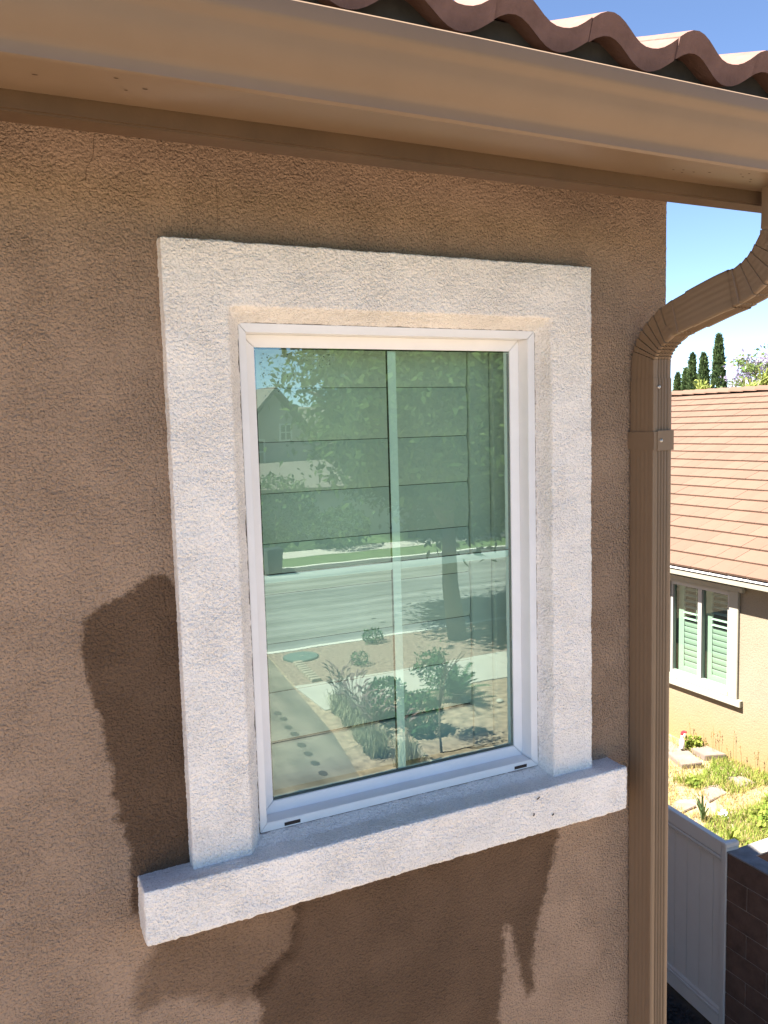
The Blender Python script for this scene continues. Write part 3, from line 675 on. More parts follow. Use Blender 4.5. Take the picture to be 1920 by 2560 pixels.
# shutters inside (one for each sash)
nroom = MB().box(NX + .5, NX + .52, 6.3, 8.6, .5, 2.9).box(NX + .002, NX + .5, 6.3, 6.32, .5, 2.9).box(NX + .002, NX + .5, 8.58, 8.6, .5, 2.9).build('room_backing', M['dark'], nh)
for (a, b, lab) in ((yA - .06, yB + .02, 'white shutter with open upper louvers behind the right pane of the neighbouring window'), (yC - .02, yD - .05, 'white shutter with open upper louvers behind the left pane of the neighbouring window')):
    s_ = empty('plantation_shutter', (NX + .15, (a+b)/2, wz0), lab, 'shutter')
    st = .115
    for y0, y1 in ((a, a + st*.4), (b - st, b)):
        MB().box(NX + .115, NX + .145, y0, y1, wz0 - .02, wz1).build('stile', M['nshutter'], s_)
    MB().box(NX + .115, NX + .145, a + st*.4, b - st, wz0 - .02, wz0 + .115).build('bottom_rail', M['nshutter'], s_)
    zz = wz0 + .117; k = 0
    while zz < wz1 - .03:
        opn = zz > 1.93
        ang = R(12) if opn else R(82); hw = .046 if not opn else .044; pf = []
        for i in range(8):
            t = 2*math.pi*i/8; u = hw*math.cos(t); v = .0055*math.sin(t)
            pf.append((NX + .13 + u*math.cos(ang)*-1 - v*math.sin(ang), zz + .046 + u*math.sin(ang)*(1 if not opn else -1) + v*math.cos(ang)))
        vs = [(p, a + st*.4 + .002, q) for p, q in pf] + [(p, b - st - .002, q) for p, q in pf]
        MB().add(vs, [tuple(range(8)), tuple(range(8, 16))] + [(i, (i+1) % 8, 8 + (i+1) % 8, 8 + i) for i in range(8)]).build('louver', M['nshutter'], s_)
        zz += .0935; k += 1
    MB().tube([(NX + .085, a + .14, 1.98), (NX + .085, a + .14, wz1 - .03)], .005, 6).build('tilt_rod', M['nshutter'], s_)

# ------------------------------------------------------------------ fence panel, block wall, yard
fx, fy0 = 4.934, 2.845; FA = R(6.0)
fen = empty('vinyl_fence', (fx, fy0, 0), 'grey vinyl fence panel with vertical boards and moulded rails beside the block wall', 'fence')
FM = Matrix.Translation((fx, fy0, 0)) @ Matrix.Rotation(-FA, 4, 'Z')
def fpart(nm, mb, m='fence', bv=.003, z=0):
    me = mb.mesh(nm)
    if bv: bevel(me, bv, 2)
    me.transform(FM); return link(nm, me, M[m], fen)
fl = 2.1
fpart('board_post', MB().box(-.004, .13, -.052, -.001, .0, 1.662)); fpart('post_cap', MB().box(-.008, .134, -.056, .003, 1.6635, 1.705), bv=.006)
fpart('top_rail', MB().box(-.004, .05, .001, fl, 1.578, 1.70)); fpart('rail_moulding', MB().box(-.010, .052, .001, fl, 1.548, 1.570), bv=.006); fpart('rail_moulding', MB().box(-.002, .048, .001, fl, 1.522, 1.542), bv=.006)
fpart('rail_core', MB().box(.008, .046, .001, fl, 1.5185, 1.58), bv=0); fpart('rail_core', MB().box(.008, .046, .001, fl, .16, .2215), bv=0)
fpart('bottom_rail', MB().box(-.004, .05, .001, fl, .03, .158)); fpart('rail_moulding', MB().box(-.010, .052, .001, fl, .166, .188), bv=.006); fpart('rail_moulding', MB().box(-.002, .048, .001, fl, .195, .216), bv=.006)
yy = .001 - .055
while yy < fl:
    y0 = max(yy, .001); y1 = min(yy + .158, fl)
    fpart('board', MB().box(.012, .04, y0, y1, .2225, 1.5175), bv=.002); yy += .1605
fpart('board_post', MB().box(-.004, .13, fl + .001, fl + .06, 0, 1.66))

bwall = empty('block_wall', (5.0, 2.6, 0), 'low brown concrete block wall with pale capped top turning a corner', 'wall')
zt_ = 1.638; ch = .2035; bl = .402; bx0, bx1, by1, by0 = 4.935, 5.09, 2.792, 2.637
def blk(x0, x1, y0, y1, z0, z1):
    me = bevel(MB().box(x0, x1, y0, y1, z0, z1).mesh('block'), .005, 1); link('block', me, M['block'], bwall)
YEND = .2
for c in range(8):
    z1 = zt_ - .012 - c*ch; z0 = z1 - ch + .007
    if z0 < -.06: break
    y = by1; first = bl if c % 2 == 0 else bl/2
    while y > YEND:
        y2 = max(y - first, YEND); blk(bx0, bx1, y2 + .0035, y - .0035, z0, z1); y = y2; first = bl
    x = bx1 + .003; first = bl/2 if c % 2 == 0 else bl
    while x < NX - .05:
        x2 = min(x + first, NX - .003); blk(x + .0035, x2 - .0035, by0, by1, z0, z1); x = x2; first = bl
MB().box(bx0 + .006, bx1 - .006, YEND + .006, by1 - .006, 0, zt_ - .016).box(bx1 - .006, NX - .006, by0 + .006, by1 - .006, 0, zt_ - .016).build('mortar', M['mortar'], bwall)
cp = MB()
def cap_poly(pts):
    n = len(pts); cp.add([(x, y, zt_ - .0118) for x, y in pts] + [(x, y, zt_) for x, y in pts], [tuple(range(n))[::-1], tuple(range(n, 2*n))] + [(i, (i+1) % n, n + (i+1) % n, n + i) for i in range(n)])
cap_poly([(bx0, YEND), (bx1, YEND), (bx1, by0), (NX - .004, by0), (NX - .004, by1), (bx0, by1)])
cp.build('cap', M['cap'], bwall)

# side yard gravel, yard soil
poly('gravel_bed', [(XC + .01, -.2), (bx0 - .002, -.2), (bx0 - .002, 2.78), (5.02, 2.85), (5.25, 5.0), (5.25, 14), (XC + .01, 14)], .004, 'gravel')
st_v = []; 
oct_v = np.array([(1, 0, 0), (0, 1, 0), (-1, 0, 0), (0, -1, 0), (0, 0, 1), (0, 0, -1)], float); oct_f = [(0, 1, 4), (1, 2, 4), (2, 3, 4), (3, 0, 4), (1, 0, 5), (2, 1, 5), (3, 2, 5), (0, 3, 5)]
gm = MB()
for i in range(5200):
    x = rnd.uniform(3.5, 4.93); y = rnd.uniform(1.9, 4.6); r = rnd.uniform(.008, .022)
    q = oct_v*np.array([r*rnd.uniform(.7, 1.3), r*rnd.uniform(.7, 1.3), r*.7]); a = rnd.uniform(0, 6.28); ca, sa = math.cos(a), math.sin(a)
    gm.add([(x + v[0]*ca - v[1]*sa, y + v[0]*sa + v[1]*ca, .008 + r*.4 + v[2]) for v in q], oct_f)
tag(gm.build('gravel', M['gravel'], fix=False), 'black gravel lying along the foot of the fence panel', 'gravel', kind='stuff')
# yard ground with slight relief
yg_v = []; yg_f = []; nxx, nyy = 60, 90
for i in range(nxx+1):
    for j in range(nyy+1):
        x = 5.27 + (NX - 5.27)*i/nxx; y = 2.8 + 11*j/nyy
        yg_v.append((x, y, .012 + .02*noise.noise(Vector((x*1.6, y*1.6, 0))) + .008*noise.noise(Vector((x*9, y*9, 1)))))
for i in range(nxx):
    for j in range(nyy):
        a = i*(nyy+1) + j; yg_f.append((a, a+nyy+1, a+nyy+2, a+1))
tag(MB().add(yg_v, yg_f).build('yard_soil', M['soil'], smooth=True, fix=False), kind='structure')

def slab(pts, z0, z1, label, tilt=0):
    mb = MB().add([(x, y, z0) for x, y in pts] + [(x, y, z1 + (tilt if i in (0, 1) else 0)) for i, (x, y) in enumerate(pts)], [(3, 2, 1, 0), (4, 5, 6, 7), (0, 1, 5, 4), (1, 2, 6, 5), (2, 3, 7, 6), (3, 0, 4, 7)])
    me = bevel(mb.mesh('paving_slab'), .008, 2); o = link('paving_slab', me, M['slab']); return tag(o, label, 'paving slab', 'loose slabs in the neighbouring yard')
slab([(8.70, 6.95), (9.02, 6.86), (9.20, 7.30), (8.86, 7.42)], .01, .085, 'raised concrete slab under the white spray bottle')
slab([(9.22, 7.0), (9.545, 6.88), (9.55, 7.26), (9.28, 7.34)], .01, .10, 'raised concrete slab pushed against the cream wall')
slab([(8.88, 6.09), (9.02, 6.085), (9.14, 6.36), (9.02, 6.42)], .0, .038, 'flat slab among weeds, farther piece of the split pair')
slab([(9.035, 6.083), (9.2, 6.07), (9.25, 6.31), (9.15, 6.355)], .0, .036, 'flat slab among weeds, nearer the cream wall in the split pair')
slab([(8.20, 5.97), (8.60, 6.03), (8.72, 6.30), (8.43, 6.34)], .0, .036, 'flat concrete slab in the middle of the dry grass')
slab([(7.62, 5.91), (7.96, 5.965), (7.94, 6.10), (7.70, 6.13)], .0, .036, 'flat concrete slab just above the fence panel top')
slab([(8.75, 7.45), (9.2, 7.36), (9.3, 7.8), (8.9, 7.9)], .0, .06, 'concrete slab mostly hidden behind the downspout')

# grass and weeds (nobody could count them)
def blades(name, n, xr, yr, h, wd, m, label, keep=None, lean=.5):
    V = []
    x = rng.uniform(*xr, n); y = rng.uniform(*yr, n)
    if keep is not None: k = keep(x, y); x, y = x[k], y[k]; n = len(x)
    hh = h*rng.uniform(.4, 1.3, n); a = rng.uniform(0, 6.283, n); dx = np.cos(a); dy = np.sin(a); ln_ = lean*hh*rng.uniform(.2, 1.3, n)
    px, py = -dy*wd/2, dx*wd/2; z = np.full(n, .012)
    A = np.stack([x - px, y - py, z], 1); B = np.stack([x + px, y + py, z], 1)
    C = np.stack([x + dx*ln_ + px*.25, y + dy*ln_ + py*.25, z + hh*.85], 1); Dd = np.stack([x + dx*ln_ - px*.25, y + dy*ln_ - py*.25, z + hh*.85], 1)
    me = quads(name, np.stack([A, B, C, Dd], 1)); o = link(name, me, m); return tag(o, label, 'grass', kind='stuff')
dry = leafmat('dry grass', (.30, .22, .09), (.20, .19, .06), .3); grn = leafmat('weed green', (.11, .17, .03), (.22, .25, .055), .35)
def slabfree(x, y):
    k = np.ones(len(x), bool)
    for (a, b, c, d_) in ((8.75, 9.15, 6.92, 7.38), (9.25, 9.54, 6.93, 7.3), (8.95, 9.2, 6.12, 6.33), (8.35, 8.62, 6.03, 6.28), (7.72, 7.92, 5.97, 6.09)): k &= ~((x > a) & (x < b) & (y > c) & (y < d_))
    return k
vor = lambda x, y, s, t: np.array([noise.noise(Vector((a*s, b*s, t))) for a, b in zip(x, y)])
blades('dry_grass', 16000, (6.6, 9.5), (4.6, 8.6), .10, .007, dry, 'straw coloured dry grass over the neighbouring yard', lambda x, y: slabfree(x, y) & (vor(x, y, 1.6, 0) > -.28), .9)
blades('weeds', 17000, (6.6, 9.54), (4.4, 7.4), .11, .012, grn, 'green weeds spreading between the slabs and the cream wall', lambda x, y: slabfree(x, y) & ((vor(x, y, 1.3, 5) + .55*np.clip((x - 7.6)/1.5, -1, 1) + .5*np.clip((5.9 - y)/.8, -1, 1)) > .16), .8)
def leafclump(name, c, rx, rz_, n, size, m, label, cat, group=None):
    P = rng.normal(size=(n, 3)); P /= np.linalg.norm(P, axis=1)[:, None]; P *= rng.uniform(.2, 1, (n, 1))**.5; P[:, 2] = np.abs(P[:, 2])
    P = P*np.array([rx, rx, rz_]) + np.array(c); o = link(name, quads(name, leaves(P, size, .6, .3)), m); return tag(o, label, cat, group)
leafclump('leafy_weed', (9.42, 7.42, .02), .19, .22, 260, .06, grn, 'bright leafy weed beside the white spray bottle', 'plant')
leafclump('leafy_weed', (9.0, 5.35, .02), .35, .22, 500, .055, grn, 'wide bright green weed near the cream wall foot', 'plant')
leafclump('leafy_weed', (8.45, 5.05, .02), .4, .25, 600, .06, grn, 'big bright green weed at the right edge of the yard', 'plant')
leafclump('leafy_weed', (8.42, 6.45, .02), .13, .1, 220, .06, grn, 'small bright weed beyond the middle slab', 'plant')
leafclump('white_flower', (8.0, 5.56, .05), .06, .07, 60, .035, mat('white petals', (.75, .74, .78), .7), 'little tuft of white flowers in the dry grass', 'flower')
# strap-leaved plant above the fence, dry stalks along the wall
def straps(name, c, n, h, wd, m, label, cat):
    mb = MB()
    for i in range(n):
        a = rnd.uniform(0, 6.28); ln_ = rnd.uniform(.15, .55)*h; hh = h*rnd.uniform(.7, 1.1); d = Vector((math.cos(a), math.sin(a), 0)); s_ = Vector((-d.y, d.x, 0))*wd
        b = Vector(c); pts = [b, b + d*ln_*.25 + Vector((0, 0, hh*.5)), b + d*ln_*.6 + Vector((0, 0, hh*.85)), b + d*ln_ + Vector((0, 0, hh))]; ws = [.7, 1, .7, .05]
        vs = []
        for p, w_ in zip(pts, ws): vs += [p - s_*w_/2, p + s_*w_/2 + Vector((0, 0, .002))]
        mb.add(vs, [(0, 1, 3, 2), (2, 3, 5, 4), (4, 5, 7, 6)])
    return tag(mb.build(name, m, fix=False), label, cat)
straps('strap_leaf_plant', (7.70, 5.62, .0), 12, .42, .035, leafmat('blue green', (.10, .15, .07), (.14, .2, .09), .2), 'blue green strap leaved plant rising above the fence top', 'plant')
straps('strap_leaf_plant', (7.55, 5.05, .0), 9, .25, .04, grn, 'short strap leaved plant by the fence post', 'plant')
mb = MB()
for i in range(16):
    y = rnd.uniform(5.9, 7.7); x = NX - rnd.uniform(.03, .12); h = rnd.uniform(.2, .55); dx, dy = rnd.uniform(-.05, .05), rnd.uniform(-.08, .08)
    mb.tube([(x, y, 0), (x + dx*.4, y + dy*.5, h*.6), (x + dx, y + dy, h)], [.003, .0025, .0015], 4)
    for k in range(6): mb.add([(x + dx*(.6 + .06*k), y + dy*(.6 + .06*k), h*(.62 + .06*k)), (x + dx*.7 + rnd.uniform(-.02, .02), y + dy*.7 + rnd.uniform(-.02, .02), h*(.66 + .06*k)), (x + dx*.7, y + dy*.7, h*(.70 + .06*k))], [(0, 1, 2)])
tag(mb.build('dry_stalks', leafmat('stalk', (.26, .17, .07), (.2, .14, .06), .1), fix=False), 'thin dry weed stalks standing along the cream wall', 'stalks', kind='stuff')
# spray bottle
bx, by, bz = 9.16, 7.40, .09
bot = empty('spray_bottle', (bx, by, bz), 'small white spray bottle with red trigger head on the raised slab', 'spray bottle')
wp = mat('white plastic', (.78, .78, .78), .4); rp = mat('red plastic', (.5, .03, .04), .4)
bo = MB().lathe([(.036, 0), (.04, .006), (.04, .11), (.036, .135), (.018, .165), (.015, .185), (.019, .186), (.019, .205), (.012, .206)], (bx, by, bz), 18).build('body', wp, bot); shade_auto(bo.data, 40)
d = Vector((.35, -.94, 0)); s_ = Vector((.94, .35, 0))
def hp(pts, nm, m, wd=.013):
    vs = [Vector((bx, by, bz)) + d*p + Vector((0, 0, q)) - s_*wd for p, q in pts] + [Vector((bx, by, bz)) + d*p + Vector((0, 0, q)) + s_*wd for p, q in pts]; n = len(pts)
    o = MB().add(vs, [tuple(range(n))[::-1], tuple(range(n, 2*n))] + [(i, (i+1) % n, n+(i+1) % n, n+i) for i in range(n)]).build(nm, m, bot); bevel(o.data, .003, 2)
hp([(-.018, .206), (.012, .206), (.012, .232), (.05, .262), (.052, .285), (.02, .292), (-.012, .27), (-.024, .235)], 'trigger_head', rp)
hp([(.018, .235), (.05, .26), (.048, .20), (.042, .185), (.036, .20)], 'trigger', wp, .009)
hp([(.0525, .258), (.072, .26), (.072, .288), (.0525, .286)], 'nozzle', rp, .012)

# ------------------------------------------------------------------ trees behind the neighbouring roof
def tree_tube(mb, p, d, ln_, r, depth, tips, spread=.6):
    p = Vector(p); d = Vector(d).normalized(); q = p + d*ln_*.5 + Vector((rnd.uniform(-1, 1), rnd.uniform(-1, 1), 0))*ln_*.05; e = p + d*ln_
    mb.tube([p, q, e], [r, r*.82, r*.66], 7)
    if depth == 0: tips.append(e); return
    for k in range(rnd.choice((2, 3, 3))):
        v = (d + Vector((rnd.uniform(-1, 1), rnd.uniform(-1, 1), rnd.uniform(-.25, .6)))*spread).normalized()
        tree_tube(mb, e, v, ln_*rnd.uniform(.6, .85), r*.62, depth-1, tips, spread)
cyl = leafmat('cypress green', (.035, .062, .028), (.08, .12, .048), .2)
def cypress(x, y, h, r, label, seedy, lean=0.0):
    root = empty('cypress_tree', (x, y, 0), label, 'tree', 'cypresses behind the tiled roof')
    MB().tube([(x, y, 0), (x, y, h*.55)], [.16, .06], 8).build('trunk', M['bark'], root)
    n = 15000; t = rng.uniform(0.02, 1, n); a = rng.uniform(0, 6.283, n)
    pr_ = np.interp(t, [0, .08, .3, .6, .85, .95, 1], [.55, .85, 1, .9, .55, .33, .08])
    lump = np.array([noise.noise(Vector((math.cos(b)*1.3 + seedy, math.sin(b)*1.3, u*h*.9))) for b, u in zip(a, t)])
    rr = r*pr_*(1 + .30*lump)*np.sqrt(rng.uniform(.55, 1, n)); P = np.stack([x + rr*np.cos(a) + lean*t*h, y + rr*np.sin(a), t*h], 1)
    V = leaves(P, .20, .32, 2.2, .35); link('crown', quads('crown', V), cyl, root)
sc45 = 45.0
def at_d(yy28, z28): # a sight line measured 28 m away, carried out to 45 m
    f = sc45/28.0; return (CAM.x + 45.0, CAM.y + (yy28 - CAM.y)*f, CAM.z + (z28 - CAM.z)*f)
for yy, zz, r, lab, sd_ in ((25.80, 7.02, .42, 'shortest cypress, leftmost of the row above the roof', 1), (25.33, 7.19, .50, 'short cypress pressed against the left side of a taller one', 2), (24.97, 7.80, .50, 'middle height cypress with a bare twig on its left', 3), (24.36, 7.75, .58, 'blunt topped cypress between the twig one and the tallest', 4), (23.56, 8.45, .60, 'tallest cypress of the row above the roof', 5)):
    x, y, z = at_d(yy, zz); cypress(x, y, z, r, lab, sd_*3.1)
# jacaranda
def crown_tree(name, base, h, cc, rad, nclump, nleaf, size, m, label, cat, group=None, flowers=None, trunk_r=.2, spread=.6, depth=3, shell=.45, csize=.5, branch=.42):
    root = empty(name, base, label, cat, group)
    mb = MB(); tips = []; tree_tube(mb, base, (rnd.uniform(-.06, .06), rnd.uniform(-.06, .06), 1), h*branch, trunk_r, depth, tips, spread); o = mb.build('trunk', M['bark'], root, smooth=True)
    P = rng.normal(size=(nclump, 3)); P /= np.linalg.norm(P, axis=1)[:, None]; P *= (shell + (1-shell)*rng.uniform(0, 1, (nclump, 1))**.6); P = P*np.array(rad) + np.array(cc)
    al = []
    for c in P:
        k = int(nleaf*rng.uniform(.5, 1.4)); q = rng.normal(size=(k, 3))*csize*np.array([1, 1, .7])*rng.uniform(.6, 1.3) + c; al.append(q)
    A = np.concatenate(al)
    if flowers:
        f = np.zeros(len(A), bool); i = 0
        for q in al:
            if rng.uniform() < flowers[1]: f[i:i+len(q)] = rng.uniform(size=len(q)) < .85
            i += len(q)
        link('blossom', quads('blossom', leaves(A[f], size*1.0, .7, .3)), flowers[0], root); A = A[~f]
    link('crown', quads('crown', leaves(A, size, .5, .2, droop=.2)), m, root); return root
jx, jy, jz = at_d(21.75, 6.9)
crown_tree('jacaranda_tree', (jx, jy - .6, 0), 8.5, (jx, jy - .9, 7.4), (2.3, 2.3, 1.95), 170, 34, .22, leafmat('jacaranda leaf', (.10, .16, .05), (.17, .22, .08), .4), 'flowering tree with lilac blossom above the roof ridge', 'tree', flowers=(leafmat('lilac blossom', (.34, .31, .46), (.46, .43, .56), .4), .55), csize=.30, shell=.35)
px_, py_, pz_ = CAM.x + 30, CAM.y + (21.35 - CAM.y)*30/28, 5.0
def spiky(c, n, ln_, wd, m, name, label, base_h, group=None):
    root = empty(name, (c[0], c[1], 0), label, 'tree', group); mb = MB()
    MB().tube([(c[0], c[1], 0), (c[0], c[1], base_h)], [.14, .1], 8).build('trunk', M['bark'], root)
    for i in range(n):
        v = Vector((rnd.gauss(0, 1), rnd.gauss(0, 1), rnd.gauss(.5, .7))).normalized(); s_ = v.cross(Vector((0, 0, 1)));
        if s_.length < .1: s_ = Vector((1, 0, 0))
        s_.normalize(); l = ln_*rnd.uniform(.6, 1.15); b = Vector(c) + Vector((rnd.gauss(0, .12), rnd.gauss(0, .12), rnd.gauss(0, .15))); pts = [b, b + v*l*.5 + Vector((0, 0, .03)), b + v*l - Vector((0, 0, l*.22))]
        mb.add([pts[0] - s_*wd*.4, pts[0] + s_*wd*.4, pts[1] - s_*wd*.5, pts[1] + s_*wd*.5, pts[2]], [(0, 1, 3, 2), (2, 3, 4)])
    mb.build('crown', m, root, fix=False)
yel = leafmat('yucca green', (.17, .22, .05), (.28, .30, .10), .35)
for i, (yy, zz, D, ln_, lab) in enumerate(((21.2, 6.45, 30, .95, 'spiky yellow green yucca right above the ridge'), (21.95, 6.15, 30, .75, 'smaller spiky yucca left of the big one above the ridge'), (20.6, 6.75, 30, .9, 'spiky yucca at the right frame edge above the ridge'))):
    f = D/28.; spiky((CAM.x + D, CAM.y + (yy - CAM.y)*f, CAM.z + (zz - CAM.z)*f - .15), 130, ln_, .07, yel, 'yucca', lab, CAM.z + (zz - CAM.z)*f - .15, 'yuccas above the ridge')
f = 30/28.; spiky((CAM.x + 30, CAM.y + (24.42 - CAM.y)*f, CAM.z + (6.25 - CAM.z)*f), 140, .62, .06, yel, 'yucca', 'yellow green spiky bush in front of the cypress row', 5.9, 'yuccas above the ridge')
x, y, z = at_d(22.9, 6.3)
crown_tree('leafy_tree', (x, y, 0), 6.2, (x, y, 6.2), (1.1, 1.3, .75), 40, 40, .2, leafmat('pale leaf', (.14, .19, .08), (.22, .27, .13), .4), 'low pale leafy tree right of the tallest cypress', 'tree', csize=.24)

# ------------------------------------------------------------------ the street side, seen mirrored in the pane
dk = leafmat('street tree leaf', (.035, .062, .022), (.085, .12, .038), .35); sh = leafmat('shrub leaf', (.035, .075, .035), (.07, .13, .055), .25); mg = leafmat('far leaf', (.045, .075, .03), (.09, .125, .05), .3)
crown_tree('street_tree', (9.85, -15.0, 0), 6.6, (11.0, -15.6, 5.9), (4.3, 4.4, 3.4), 430, 190, .18, dk, 'large dense street tree standing in the verge, mirrored in the window', 'tree', trunk_r=.24, csize=.48, shell=.30, spread=.75)
for i, (x, y, h, r, lab) in enumerate(((17.5, -31.6, 7.5, 3.2, 'tree across the street in front of the far house, mirrored in the window'), (24.0, -33.5, 8.5, 3.8, 'tree across the street right of the far house, mirrored in the window'), (31, -32, 8.0, 3.8, 'farthest right tree across the street, mirrored in the window'))):
    crown_tree('street_tree', (x, y, 0), h*.8, (x, y, h*.62), (r, r, h*.40), 110, 90, .24, mg, lab, 'tree', csize=.6, trunk_r=.22, shell=.25)
def shrub(name, c, rx, rz_, n, size, m, label, cat='shrub'):
    P = rng.normal(size=(n, 3)); P /= np.linalg.norm(P, axis=1)[:, None]; P *= rng.uniform(.5, 1, (n, 1))**.4; P = P*np.array([rx, rx, rz_]) + np.array([c[0], c[1], rz_*.95])
    root = empty(name, (c[0], c[1], 0), label, cat); link('foliage', quads(name, leaves(P, size, .5, .3)), m, root)
    mb = MB()
    for k in range(5):
        a = k*1.26; mb.tube([(c[0], c[1], 0), (c[0] + .5*rx*math.cos(a), c[1] + .5*rx*math.sin(a), rz_*1.1)], [.014, .006], 5)
    mb.build('stems', M['bark'], root)
shrub('round_shrub', (5.83, -10.75), .42, .42, 2600, .06, sh, 'round clipped green shrub by the pavement, mirrored in the window')
shrub('leafy_shrub', (6.08, -9.95), .36, .36, 1300, .075, sh, 'loose green shrub beside the brick edging, mirrored in the window')
shrub('low_shrub', (6.90, -14.2), .22, .16, 400, .05, sh, 'tiny shrub in the verge mulch, mirrored in the window')
shrub('low_shrub', (7.95, -15.75), .26, .17, 420, .06, sh, 'low shrub at the kerb, mirrored in the window')
shrub('far_shrub', (13.5, -30.6), 1.3, .9, 1500, .16, mg, 'bushy shrub at the far pavement, mirrored in the window')
shrub('far_shrub', (11.3, -32.6), 1.9, 1.65, 2600, .17, mg, 'tall bush in front of the far garage, mirrored in the window')
crown_tree('sapling', (5.95, -9.05, 0), 1.25, (6.12, -9.3, 1.3), (.40, .40, .30), 26, 40, .06, sh, 'thin young tree on a slender stem, mirrored in the window', 'tree', trunk_r=.022, csize=.09, depth=2, branch=.62)
# palm like plant
root = empty('sago_palm', (7.45, -11.05, 0), 'arching palm like plant at the pavement edge, mirrored in the window', 'plant'); mb = MB()
for i in range(46):
    a = rnd.uniform(0, 6.283); el = rnd.uniform(.25, 1.25); l = rnd.uniform(.55, .95); b = Vector((7.45, -11.05, .12)); d = Vector((math.cos(a)*math.cos(el), math.sin(a)*math.cos(el), math.sin(el))); s_ = Vector((-math.sin(a), math.cos(a), 0))
    for t in np.linspace(.12, 1, 14):
        p = b + d*l*t - Vector((0, 0, .35*l*t*t)); w_ = .16*(1 - .55*t)
        for sg in (-1, 1): mb.add([p, p + d*.03, p + s_*sg*w_ + d*.06 - Vector((0, 0, .02))], [(0, 1, 2)])
mb.build('frond', sh, root, fix=False); MB().tube([(7.45, -11.05, 0), (7.45, -11.05, .15)], [.09, .08], 8).build('stem', M['bark'], root)
# purple fountain grass along the driveway
pg = leafmat('grass blade', (.24, .24, .15), (.30, .27, .19), .3); pp = leafmat('purple plume', (.20, .13, .13), (.30, .21, .20), .3)
for i, (x, y, r, lab) in enumerate(((5.30, -11.55, .42, 'plumed grass clump at the pavement end of the driveway edge, mirrored'), (5.22, -10.85, .45, 'plumed grass clump second along the driveway edge, mirrored'), (5.12, -10.15, .45, 'plumed grass clump third along the driveway edge, mirrored'), (5.02, -9.5, .3, 'plumed grass clump fourth along the driveway edge, mirrored'), (5.2, -8.8, .22, 'low reddish grass clump nearest the house, mirrored'))):
    root = empty('fountain_grass', (x, y, 0), lab, 'plant', 'grass clumps along the driveway'); mb = MB(); mp_ = MB()
    for k in range(240):
        a = rnd.uniform(0, 6.283); o_ = .75*r*rnd.uniform(.2, 1.0); h = rnd.uniform(.2, .45); d = Vector((math.cos(a), math.sin(a), 0)); s_ = Vector((-d.y, d.x, 0))*.006; b = Vector((x, y, 0)) + Vector((rnd.uniform(-.14, .14), rnd.uniform(-.2, .2), 0))
        m_ = b + d*o_*.6 + Vector((0, 0, h)); e_ = b + d*o_*1.25 + Vector((0, 0, h*rnd.uniform(.45, .8))); mb.add([b - s_, b + s_, m_ + s_*.8, m_ - s_*.8, e_], [(0, 1, 2, 3), (3, 2, 4)])
    for k in range(34 if i < 3 else 12):
        a = rnd.uniform(0, 6.283); o_ = r*rnd.uniform(.1, .9); h = rnd.uniform(.55, .9); d = Vector((math.cos(a), math.sin(a), 0)); b = Vector((x, y, 0)); e = b + d*o_*.7 + Vector((0, 0, h))
        mp_.tube([b, b + d*o_*.3 + Vector((0, 0, h*.55)), e], [.002, .002, .003], 3); mp_.tube([e, e + d*.05 + Vector((0, 0, .06)), e + d*.13 + Vector((0, 0, .09))], [.008, .019, .004], 5)
    mb.build('blade', pg, root, fix=False); mp_.build('plume', pp, root, fix=False)
# brick edging and rocks
edg = empty('brick_edging', (5.6, -10.2, 0), 'pale brick edging row beside the planted strip, mirrored in the window', 'edging')
bme = bevel(MB().box(-.055, .055, -.1, .1, 0, .075).mesh('brick'), .008, 1); bme.materials.append(mat('pale brick', (.27, .22, .17), .9, .2, 9))
for k in range(13):
    o = link('brick', bme, None, edg); o.matrix_basis = Matrix.Translation((5.60 - .004*k, -8.75 - .215*k, 0)) @ Matrix.Rotation(R(rnd.uniform(-5, 5)), 4, 'Z')
ed2 = empty('brick_edging', (5.6, -14.6, 0), 'curved row of pale edging bricks beside the utility cover, mirrored in the window', 'edging')
for k in range(9):
    o = link('brick', bme, None, ed2); o.matrix_basis = Matrix.Translation((5.62 + .012*k + .004*k*k*.1, -13.6 - .17*k, .004)) @ Matrix.Rotation(R(90 + rnd.uniform(-6, 6)), 4, 'Z')
ro = mat('pale rock', (.36, .33, .28), .9, .15, 8, .5, 40, .01)
for i, (x, y, r, rl) in enumerate(((8.2, -9.6, .10, 'middle sized'), (8.1, -10.6, .07, 'smallest'), (8.7, -9.8, .14, 'largest'))):
    mb = MB(); bm = bmesh.new(); bmesh.ops.create_icosphere(bm, subdivisions=2, radius=r)
    for v in bm.verts: v.co = v.co*(1 + .35*noise.noise(v.co*9 + Vector((i*3, 0, 0)))); v.co.z *= .6; v.co += Vector((x, y, r*.4))
    me = bpy.data.meshes.new('rock'); bm.to_mesh(me); bm.free(); tag(link('rock', me, ro), rl + ' pale rock lying in the bare garden earth, mirrored in the window', 'rock', 'rocks in the front garden')
# utility cover
uc = empty('utility_cover', (5.98, -15.45, 0), 'round dark green utility cover in the verge, mirrored in the window', 'cover')
MB().lathe([(.40, 0), (.40, .03), (.385, .04)], (5.98, -15.45, 0), 40).build('rim', mat('green plastic', (.05, .075, .06), .6), uc)
MB().lathe([(.37, .0395), (.37, .045), (.1, .05)], (5.98, -15.45, 0), 40).build('lid', mat('green lid', (.09, .125, .11), .55, .1, 20), uc)
MB().box(5.96, 6.05, -15.45, -15.42, .0505, .056).build('handle', M['concrete'], uc)
